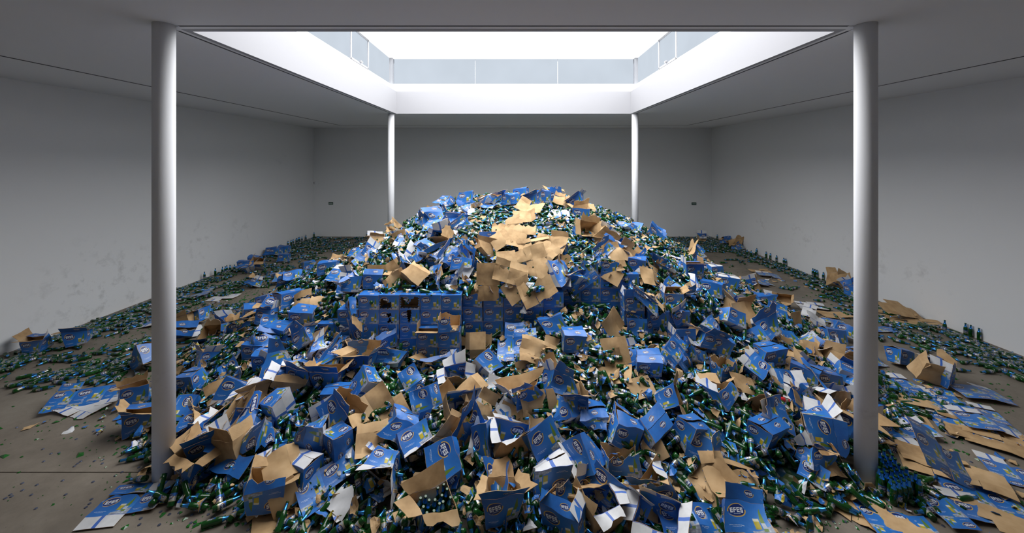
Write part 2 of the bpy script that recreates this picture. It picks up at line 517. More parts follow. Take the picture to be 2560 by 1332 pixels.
rear = [(-3.2, 6.9, 1.15), (-2.5, 7, 1.6), (-1.5, 7, 1.6), (-.6, 7, 1.68), (0, 7, 1.72), (.7, 7.1, 1.75), (1.3, 7.2, 2.02), (1.8, 7.2, 2.0), (2.6, 7, 1.45), (3.3, 7, 1.4),
        (-4, 8, 1.4), (-2.5, 8, 2.0), (-1.2, 8, 2.2), (0, 8, 2.3), (1, 8, 2.28), (2, 8, 2.2), (3, 8, 1.85), (4, 8, 1.45),
        (-4.2, 9.3, 1.5), (-2.8, 9.3, 2.2), (-1.5, 9.3, 2.55), (0, 9.3, 2.65), (1.2, 9.3, 2.6), (2.5, 9.3, 2.3), (4, 9.3, 1.72), (5.3, 9.3, 1.0), (-5.5, 9.3, .9),
        (-4.2, 10.8, 1.4), (-2.5, 10.8, 2.35), (-1.5, 10.8, 2.8), (0, 10.8, 2.9), (1.3, 10.8, 2.85), (2, 10.8, 2.65), (3, 10.8, 2.3), (4.3, 10.8, 1.65), (5.5, 10.8, .95), (-5.5, 10.8, .85),
        (-4, 12.5, 1.1), (-2, 12.5, 2.0), (0, 12.5, 2.5), (2, 12.5, 2.25), (3.5, 12.5, 1.6), (5, 12.5, .9), (0, 14.3, 1.4), (-3, 14.3, .9), (3, 14.3, .95)]
class RBF:
    def __init__(s, pts):
        P = np.array(pts); s.c = P[:, :2]; n = len(P)
        d = np.linalg.norm(s.c[:, None] - s.c[None], axis=2)
        A = np.zeros((n + 3, n + 3)); A[:n, :n] = s.k(d) + np.eye(n) * .02
        A[:n, n] = 1; A[:n, n + 1:] = s.c; A[n, :n] = 1; A[n + 1:, :n] = s.c.T
        s.w = np.linalg.solve(A, np.concatenate([P[:, 2], np.zeros(3)]))
    @staticmethod
    def k(d): return d
    def __call__(s, x, y):
        q = np.stack([x, y], -1)
        d = np.linalg.norm(q[..., None, :] - s.c, axis=-1)
        n = len(s.c)
        return s.k(d) @ s.w[:n] + s.w[n] + q @ s.w[n + 1:]
HF, HR = RBF(side + flank + front), RBF(side + flank + rear)
def ystack(x): return np.where(x < .55, 6.72, np.where(x < 2.15, 7.02, 6.57))
def H(x, y):
    x, y = np.asarray(x, float), np.asarray(y, float)
    a, b = HF(x, y), HR(x, y)
    ax = np.clip((np.abs(x) - 3.3) / 1.0, 0, 1)
    wd = .02 + ax * 1.1
    t = np.clip((y - ystack(x)) / wd + .0 + ax * .5, 0, 1)
    h = a * (1 - t) + b * t
    return np.maximum(h, 0)
def Hn(x, y, e=.15):
    gx = (H(x + e, y) - H(x - e, y)) / (2 * e); gy = (H(x, y + e) - H(x, y - e)) / (2 * e)
    gx, gy = np.clip(gx, -1.1, 1.1), np.clip(gy, -1.1, 1.1)
    n = np.stack([-gx, -gy, np.ones_like(gx)], -1)
    return n / np.linalg.norm(n, axis=-1, keepdims=True)
TT = np.concatenate([np.arange(2.5, 19.4, .02)])
def hit(px, py, lift=0.):
    """point of the heap (or floor) seen at a pixel, lifted by lift"""
    for k in range(30):
        dx, dz = (px - CX) / F, -(py - CY) / F
        x, y, z = dx * TT, TT, HC + dz * TT
        h = np.where((np.abs(x) < 7.6) & (y < 17), H(x, y), 0) + lift
        i = np.argmax(z < h) if np.any(z < h) else len(TT) - 1
        if y[i] < 13.5 and abs(x[i]) < 8: break
        py += 5
    return Vector((x[i], y[i], z[i]))
def off_column(P, r=.42):
    for (cx, cy) in CPOS:
        d = math.hypot(P.x - cx, P.y - cy)
        if d < r:
            P.x = cx + (P.x - cx) / max(d, .01) * r; P.y = cy + (P.y - cy) / max(d, .01) * r
    return P
def ground(px, py, mg=.05):
    d = F * HC / (py - CY); x = (px - CX) / F * d
    return Vector((min(max(x, XL + mg), XR - mg), min(d, YB - mg), 0))
def toimg(p): return (CX + F * p[0] / p[1], CY - F * (p[2] - HC) / p[1])

# everything solid also goes here, to find out which bottles and scraps can be seen
OCC_V, OCC_F = [], []
occ_n = 0
def occlude(V, Fa):
    global occ_n
    V = np.asarray(V)
    OCC_V.append(V); OCC_F.extend([tuple(i + occ_n for i in f) for f in Fa]); occ_n += len(V)
def occlude_obj(mb, M):
    V = np.array(mb.v); A = np.array(M)
    occlude(V @ A[:3, :3].T + A[:3, 3], mb.f)

# compacted debris inside the heap
gx = np.arange(-7.4, 7.41, .16); gy = np.arange(3.4, 17.2, .16)
GX, GY = np.meshgrid(gx, gy)
GZ = H(GX, GY + .0) - .16 + rng.normal(0, .025, GX.shape)
# keep the core behind the faces of the stacked cartons
near = (np.abs(GX) < 3.9) & (GY > ystack(GX)) & (GY < ystack(GX) + .30)
GZ = np.where(near, np.minimum(GZ, HF(GX, GY) - .1), GZ)
GZ = np.maximum(GZ, -.06)
m = MB(); nx, ny = len(gx), len(gy)
for j in range(ny):
    for i in range(nx): m.vert((GX[j, i], GY[j, i], GZ[j, i]))
for j in range(ny - 1):
    for i in range(nx - 1):
        q = (j * nx + i, j * nx + i + 1, (j + 1) * nx + i + 1, (j + 1) * nx + i)
        if max(m.v[k][2] for k in q) > -.03: m.face(q)
def mat_core():
    mm, p = new_mat('compacted_glass_and_card', rough=.35)
    g_ = node('ShaderNodeNewGeometry')
    vo = node('ShaderNodeTexVoronoi'); vo.inputs['Scale'].default_value = 11; link(g_.outputs['Position'], vo.inputs['Vector'])
    s_ = node('ShaderNodeSeparateColor'); link(vo.outputs['Color'], s_.inputs[0])
    c = ramp(s_.outputs[0], [(0, (.01, .04, .012)), (.5, (.012, .07, .02)), (.72, (.02, .08, .3)), (.8, (.2, .13, .07)), (1, (.02, .1, .02))])
    link(c, p.inputs['Base Color'])
    bump(p, vo.outputs['Distance'], .6, .05)
    return mm
core = m.obj('compacted_debris', [mat_core()])
tag(core, 'compacted broken glass and cardboard deep inside the heap', 'debris', kind='stuff')
occlude_obj(m, Matrix.Identity(4))

# ------------------------------------------------------------------ cartons
CL, CW, CH, CT = .360, .255, .2545, .004
def panel(mb, o, U, V, nu, nv, mo, mi, q=0, rag=0., hole=None, rs=None, uvr=(0, 0, 1, 1)):
    o, U, V = np.array(o, float), np.array(U, float), np.array(V, float)
    N = np.cross(U, V); N /= np.linalg.norm(N)
    top = np.ones(nu + 1)
    if rag: top = 1 - rs.random(nu + 1) * rag
    a = np.zeros((nv + 1, nu + 1), int); b = a.copy()
    for j in range(nv + 1):
        for i in range(nu + 1):
            s_, t_ = i / nu, j / nv * top[i]
            p = o + U * s_ + V * t_
            a[j, i] = mb.vert(p); b[j, i] = mb.vert(p - N * CT)
    def uv(i, j):
        s_, t_ = i / nu, j / nv * top[i]
        for _ in range(q % 4): s_, t_ = t_, 1 - s_
        return (uvr[0] + s_ * (uvr[2] - uvr[0]), uvr[1] + t_ * (uvr[3] - uvr[1]))
    keep = np.ones((nv, nu), bool)
    if hole is not None:
        for j in range(nv):
            for i in range(nu):
                u_, v_ = (i + .5) / nu, (j + .5) / nv
                if hole(u_ + .025 * math.sin(v_ * 37 + 1) + .012 * math.sin(v_ * 83), v_ + .03 * math.sin(u_ * 31) + .015 * math.sin(u_ * 71 + 2)): keep[j, i] = False
    for j in range(nv):
        for i in range(nu):
            if not keep[j, i]: continue
            mb.face((a[j, i], a[j, i + 1], a[j + 1, i + 1], a[j + 1, i]), mo, [uv(i, j), uv(i + 1, j), uv(i + 1, j + 1), uv(i, j + 1)])
            mb.face((b[j, i], b[j + 1, i], b[j + 1, i + 1], b[j, i + 1]), mi, [uv(i, j), uv(i, j + 1), uv(i + 1, j + 1), uv(i + 1, j)])
            for (dj, di, e) in ((-1, 0, (a[j, i], b[j, i], b[j, i + 1], a[j, i + 1])), (1, 0, (a[j + 1, i + 1], b[j + 1, i + 1], b[j + 1, i], a[j + 1, i])),
                                (0, -1, (a[j + 1, i], b[j + 1, i], b[j, i], a[j, i])), (0, 1, (a[j, i + 1], b[j, i + 1], b[j + 1, i + 1], a[j + 1, i + 1]))):
                jj, ii = j + dj, i + di
                if jj < 0 or ii < 0 or jj >= nv or ii >= nu or not keep[jj, ii]: mb.face(e, KRAFT)

def crusher(rs, amt, squash=1.0):
    C = rs.normal(0, .05 * amt, (2, 2, 2, 3))
    dents = [(rs.uniform(-.5, .5, 3), rs.uniform(.2, 1) * .09 * amt, rs.uniform(.06, .12)) for _ in range(3)]
    ph = rs.uniform(0, 6.28, 6)
    ctr = np.array((0, 0, CH / 2))
    for dn in dents:
        ax = rs.integers(0, 3); dn[0][ax] = .5 * (1 if rs.random() > .4 else -1)
    def fn(p):
        n = np.stack((p[:, 0] / CL + .5, p[:, 1] / CW + .5, p[:, 2] / CH), 1); nc = np.clip(n, -.4, 1.4)
        d = np.zeros_like(p)
        for i in (0, 1):
            for j in (0, 1):
                for k in (0, 1):
                    wt = (nc[:, 0] if i else 1 - nc[:, 0]) * (nc[:, 1] if j else 1 - nc[:, 1]) * (nc[:, 2] if k else 1 - nc[:, 2])
                    d += wt[:, None] * C[i, j, k]
        for c0, am, sg in dents:
            c = c0 * (CL, CW, CH) + ctr
            dv = p - c; w_ = np.exp(-np.sum(dv * dv, 1) / (2 * sg * sg))
            d -= w_[:, None] * (c - ctr) / (np.linalg.norm(c - ctr) + 1e-6) * am
        d += .007 * amt * np.stack((np.sin(p[:, 1] * 31 + p[:, 2] * 23 + ph[0]), np.sin(p[:, 0] * 27 + p[:, 2] * 29 + ph[1]), np.sin(p[:, 0] * 24 + p[:, 1] * 33 + ph[2])), 1)
        q_ = p + d
        q_[:, 2] *= squash
        return q_
    return fn

def carton(mats_seed, top='c', bottom='c', amt=0., squash=1., q=0, hole=None, ragwall=0., topcol=BLUE, kraftout=False):
    """returns list of (part name, MB) ; first is the body.  top/bottom: c closed, o open flaps, n none (torn away)"""
    rs = np.random.default_rng(mats_seed)
    wallm, inm = (KRAFT, PRINT) if kraftout else (PRINT, KRAFT)
    l, w_, h = CL / 2, CW / 2, CH
    big = amt > .05 or hole is not None
    n1, n2, n3 = (6, 4, 4) if big else (2, 2, 2)
    if hole is not None: n1, n3 = 34, 26
    body = MB()
    walls = [((-l, -w_, 0), (CL, 0, 0), n1), ((l, -w_, 0), (0, CW, 0), n2), ((l, w_, 0), (-CL, 0, 0), n1), ((-l, w_, 0), (0, -CW, 0), n2)]
    for i, (o, U, n) in enumerate(walls):
        panel(body, o, U, (0, 0, h), n if i == 0 or hole is None else 4, n3 if i == 0 or hole is None else 4, wallm, inm, q=q, rag=ragwall, hole=hole if i == 0 else None, rs=rs)
    parts = [('body', body)]
    for (st, z, sg) in ((top, h, 1), (bottom, 0, -1)):
        if st == 'n': continue
        outm = (topcol if sg == 1 else WHITE)
        if kraftout: outm = KRAFT
        for i, (o, U, n) in enumerate(walls):
            o, U = np.array(o, float), np.array(U, float)
            inward = np.array([(0, 1, 0), (-1, 0, 0), (0, -1, 0), (1, 0, 0)][i], float)
            long_ = i in (0, 2)
            if st == 'c':
                if not long_: continue
                al = R(rs.uniform(0, 4) if amt < .3 else rs.uniform(0, 14))
            elif st == 'h':                                  # half open: one long flap up
                if not long_: al = R(rs.uniform(60, 200))
                else: al = R(rs.uniform(0, 10) if i == 2 else rs.uniform(70, 190))
            else:
                if rs.random() < .12: continue
                al = R(rs.uniform(35, 215))
            fl = MB()
            dep = CW / 2 - .002
            d = math.cos(al) * inward + math.sin(al) * np.array((0, 0, sg))
            oo = o.copy(); oo[2] = z + sg * .002
            fm = outm if long_ or st == 'c' else (WHITE if not kraftout else KRAFT)
            eps = .004 * U
            rg = .5 if (amt > .5 and rs.random() < .45) else 0
            if sg == 1: panel(fl, oo + eps, U - 2 * eps, d * dep, min(n1, 6) if long_ else n2, 2, fm, KRAFT if not kraftout else WHITE, rag=rg, rs=rs)
            else: panel(fl, oo + U - eps, -(U - 2 * eps), d * dep, min(n1, 6) if long_ else n2, 2, fm, KRAFT if not kraftout else WHITE, rag=rg, rs=rs)
            parts.append(('flap', fl))
    if amt > 0 or squash != 1:
        fn = crusher(rs, amt, squash)
        for _, p in parts: p.deform(fn)
    return parts

def sheet(seed, npan=3, mo=PRINT, mi=KRAFT, fold=25, flaps=.6, rag=.3, crumple=1., first=0):
    """an opened carton: panels in a row with flaps; lies in XZ, printed side towards -Y"""
    rs = np.random.default_rng(seed)
    body = MB(); parts = [('body', body)]
    p = np.zeros(3); ang = 0.
    hs = []
    for k in range(npan):
        wd = CL if (k + first) % 2 == 0 else CW
        U = np.array((math.cos(ang), math.sin(ang), 0)) * wd
        panel(body, p, U, (0, 0, CH), 5, 4, mo, mi, rs=rs, rag=rag if rs.random() < .4 and flaps < .9 else 0, uvr=(.62, .2, .95, .9) if mo == WHITE else (0, 0, 1, 1))
        for sg, z in ((1, CH), (-1, 0)):
            if rs.random() < flaps:
                al = R(rs.normal(0, fold))
                N = np.cross(U, (0, 0, 1)); N /= np.linalg.norm(N)
                d = (np.array((0, 0, sg)) * math.cos(al) + N * math.sin(al)) * (CW / 2)
                fl = MB(); e = U * .01
                mo2, mi2 = (WHITE if mo == PRINT else mo), (WHITE if mi == PRINT else mi)
                if rs.random() < .6: mo2, mi2 = mo, mi
                rr = rag if rs.random() < .5 else 0
                if sg == 1: panel(fl, p + e + np.array((0, 0, z)), U - 2 * e, d, 4, 2, mo2, mi2, rag=rr, rs=rs)
                else: panel(fl, p + U - e, -(U - 2 * e), d, 4, 2, mo2, mi2, rag=rr, rs=rs)
                parts.append(('flap', fl))
        p = p + U
        ang += R(rs.normal(0, fold))
    c = np.array((p[0] / 2, p[1] / 2, CH / 2))
    ph = rs.uniform(0, 6.28, 6); k1 = rs.uniform(3, 8, 4); am = .018 * crumple
    bend = rs.normal(0, .25) * crumple
    def fn(v):
        v = v - c
        x, z = v[:, 0], v[:, 2]
        v[:, 1] += am * (np.sin(x * k1[0] * 2 + ph[0]) + np.sin(z * k1[1] * 3 + ph[1]) + .6 * np.sin((x - z) * k1[2] * 4 + ph[2])) + bend * (x ** 2 - .04) + bend * .8 * z ** 2
        return v
    for _, q_ in parts: q_.deform(fn)
    return parts

def orient(yaw, pitch, roll):
    return Matrix.Rotation(R(yaw), 4, 'Z') @ Matrix.Rotation(R(pitch), 4, 'X') @ Matrix.Rotation(R(roll), 4, 'Y')

ITEMS = []        # (object, kind description, px, py)
def build(parts, M, name, desc, cat, group, floor_fix=True):
    zmin = min((M @ Vector(v)).z for _, p in parts for v in p.v)
    if floor_fix and zmin < .004: M = Matrix.Translation((0, 0, .004 - zmin)) @ M
    root = parts[0][1].obj(name, CARD)
    root.matrix_world = M
    occlude_obj(parts[0][1], M)
    for nm, p in parts[1:]:
        p.obj(nm, CARD, root); occlude_obj(p, M)
    c = M.translation
    px, py = toimg(c)
    root['category'] = cat; root['group'] = group
    ITEMS.append((root, desc, px, py))
    return root, M

DESC = {'c': 'closed blue carton', 'w': 'blue carton, white flaps', 'o': 'open blue carton',
        'h': 'half open blue carton', 'x': 'crushed blue carton', 'X': 'torn crushed blue carton', 'b': 'tipped blue carton',
        'K': 'open brown carton', 'f': 'flattened blue carton', 'k': 'brown cardboard sheet', 's': 'white cardboard sheet', 't': 'torn blue carton'}
LS = 1.08          # loose cartons are a touch bulged and spread
seed = [100]
def put(px, py, kind, yaw=0, pitch=0, roll=0, q=0, lift=None, n=None, at=None):
    seed[0] += 1; s_ = seed[0]
    if kind in 'fks':
        npan = n or (1 if kind == 's' or s_ % 3 == 0 else 2)
        mo, mi = {'f': (PRINT, KRAFT), 'k': (KRAFT, PRINT), 's': (WHITE, KRAFT)}[kind]
        flat = at == 'floor'
        parts = sheet(s_, npan, mo, mi, fold=6 if flat else 24, crumple=.25 if flat else 1. if lift is None else .75, flaps=.6 if flat else .45, first=s_ % 2)
        P = ground(px, py, .62) + Vector((0, 0, .02 + .006 * (s_ % 5))) if flat else hit(px, py, .09 if lift is None else lift)
        M = Matrix.Translation(P) @ orient(yaw, pitch, roll) @ Matrix.Scale(LS, 4)
        return build(parts, M, {'f': 'flattened_carton', 'k': 'cardboard_sheet', 's': 'cardboard_sheet'}[kind], DESC[kind], 'cardboard',
                     {'f': 'flattened blue cartons', 'k': 'brown cardboard sheets', 's': 'white cardboard sheets'}[kind])
    kw = dict(top='c', bottom='c', amt=.38, q=q)
    if kind == 'w': kw.update(topcol=WHITE)
    elif kind == 'o': kw.update(top='o', amt=.65)
    elif kind == 'h': kw.update(top='h', amt=.6)
    elif kind == 'x': kw.update(top='o' if s_ % 2 else 'c', amt=1.0)
    elif kind == 'X': kw.update(top='o', amt=1.5, ragwall=.3, squash=.75)
    elif kind == 'b': kw.update(bottom='h', amt=.62)
    elif kind == 'K': kw.update(top='o', kraftout=True, amt=.7)
    elif kind == 't': kw.update(top='n', ragwall=.35, amt=.5)
    parts = carton(s_, **kw)
    if at == 'floor': P = ground(px, py, .34) + Vector((0, 0, CH / 2 * LS))
    else: P = hit(px, py, .10 if lift is None else lift)
    M = Matrix.Translation(off_column(P)) @ orient(yaw, pitch, roll) @ Matrix.Scale(LS, 4) @ Matrix.Translation((0, 0, -CH / 2))
    return build(parts, M, 'beer_carton', DESC[kind], 'carton', 'blue beer cartons')

# --- the standing stack of cartons inside the heap (front faces at Y, layers of CH)
stack_n = 0
def stk(x, y, layer, kind='c', yaw=0, hole=None):
    """x, y: middle of the front face; layer 0 stands on the floor"""
    global stack_n
    seed[0] += 1; s_ = seed[0]
    kw = dict(top='c', bottom='c', amt=.06)
    if kind == 't': kw.update(top='n', ragwall=.3, amt=.3)
    if kind == 'h': kw.update(top='h', amt=.15)
    if kind == 'o': kw.update(top='o', amt=.15)
    parts = carton(s_, hole=hole, **kw)
    M = Matrix.Translation((x, y + CW / 2, layer * CH)) @ Matrix.Rotation(R(yaw + rng.normal(0, .8)), 4, 'Z')
    d = {'c': 'closed blue carton in the stack', 't': 'torn blue carton in the stack', 'h': 'half open blue carton in the stack', 'o': 'open blue carton in the stack'}[kind]
    if hole: d = 'holed blue carton in the stack'
    build(parts, M, 'beer_carton', d, 'carton', 'cartons standing in the stack', floor_fix=False)
def pxx(px, d): return (px - CX) / F * d
Y0 = 6.67
cols = [pxx(c, Y0) for c in (818.5, 869.5, 921, 972, 1024, 1076, 1128)]
h1 = lambda u, v: (u < .62 and v > .08 and (v < .62 + .12 * math.sin(u * 9))) and u > .05
h2 = lambda u, v: v > .12 and v < .9 - .45 * math.exp(-((u - .42) / .2) ** 2) and .05 < u < .95
h3 = lambda u, v: (abs(u - .52 + .1 * (v - .5)) < .07 + .05 * math.sin(v * 11)) and .1 < v < .78
h4 = lambda u, v: abs(u - .47) < .12 - .12 * abs(v - .75) and v > .12
h5 = lambda u, v: u > .55 and v > .25 + .2 * math.sin(u * 14)
for ci, x in enumerate(cols):
    if ci >= 2:
        stk(x, Y0, 5, 'c', hole={3: h1, 4: h2}.get(ci))
    if ci >= 1: stk(x, Y0, 4, 'c', hole={3: h3, 4: h4}.get(ci))
    stk(x, Y0, 3)
    if ci in (0, 1, 4): stk(x, Y0, 2)
stk(pxx(1069, 6.42), 6.38, 3, 'h'); stk(pxx(1069, 6.42), 6.38, 2)
stk(pxx(1124, 6.42), 6.36, 4, 't', hole=h5); stk(pxx(1124, 6.42), 6.36, 3); stk(pxx(1124, 6.42), 6.36, 2); stk(pxx(1124, 6.42), 6.36, 1)
for px in (1182, 1233, 1283.5, 1333.5, 1384):
    x = pxx(px, 6.79)
    stk(x, 6.79, 5, 't' if px == 1182 else 'c'); stk(x, 6.79, 4)
    if px < 1340: stk(x, 6.79, 3)
for px in (1428, 1477, 1525.5, 1574):
    x = pxx(px, 7.05)
    if px < 1560 and px > 1430: stk(x, 7.05, 7, 't')
    stk(x, 7.05, 6, 'c'); stk(x, 7.05, 5); stk(x, 7.05, 4)
stk(pxx(1586, 6.62), 6.62, 5, 'h'); stk(pxx(1586, 6.62), 6.62, 4)
for px in (1647, 1699):
    stk(pxx(px, 6.57), 6.57, 4); stk(pxx(px, 6.57), 6.57, 3)
stk(pxx(1690, 6.7), 6.75, 5, 'o'); stk(pxx(1640, 6.7), 6.72, 5, 't', hole=h5)
stk(pxx(1713, 6.22), 6.22, 3, 'h', yaw=6); stk(pxx(1713, 6.22), 6.24, 2, yaw=4)
stk(pxx(1737, 7.7), 7.7, 6, 'h'); stk(pxx(1737, 7.7), 7.7, 5)
stk(pxx(929, 7.0), 7.02, 6, 'o'); stk(pxx(1087, 7.5), 7.5, 7, 't', yaw=-3); stk(pxx(1041, 7.6), 7.6, 7, 't', yaw=10)
stk(pxx(1146, 7.9), 7.9, 8, 't'); stk(pxx(1222, 7.9), 7.9, 8, 'h', yaw=-14); stk(pxx(1140, 7.9), 7.9, 7)
stk(pxx(1440, 7.6), 7.5, 7, 'c'); stk(pxx(1560, 7.6), 7.6, 7, 't', yaw=5)

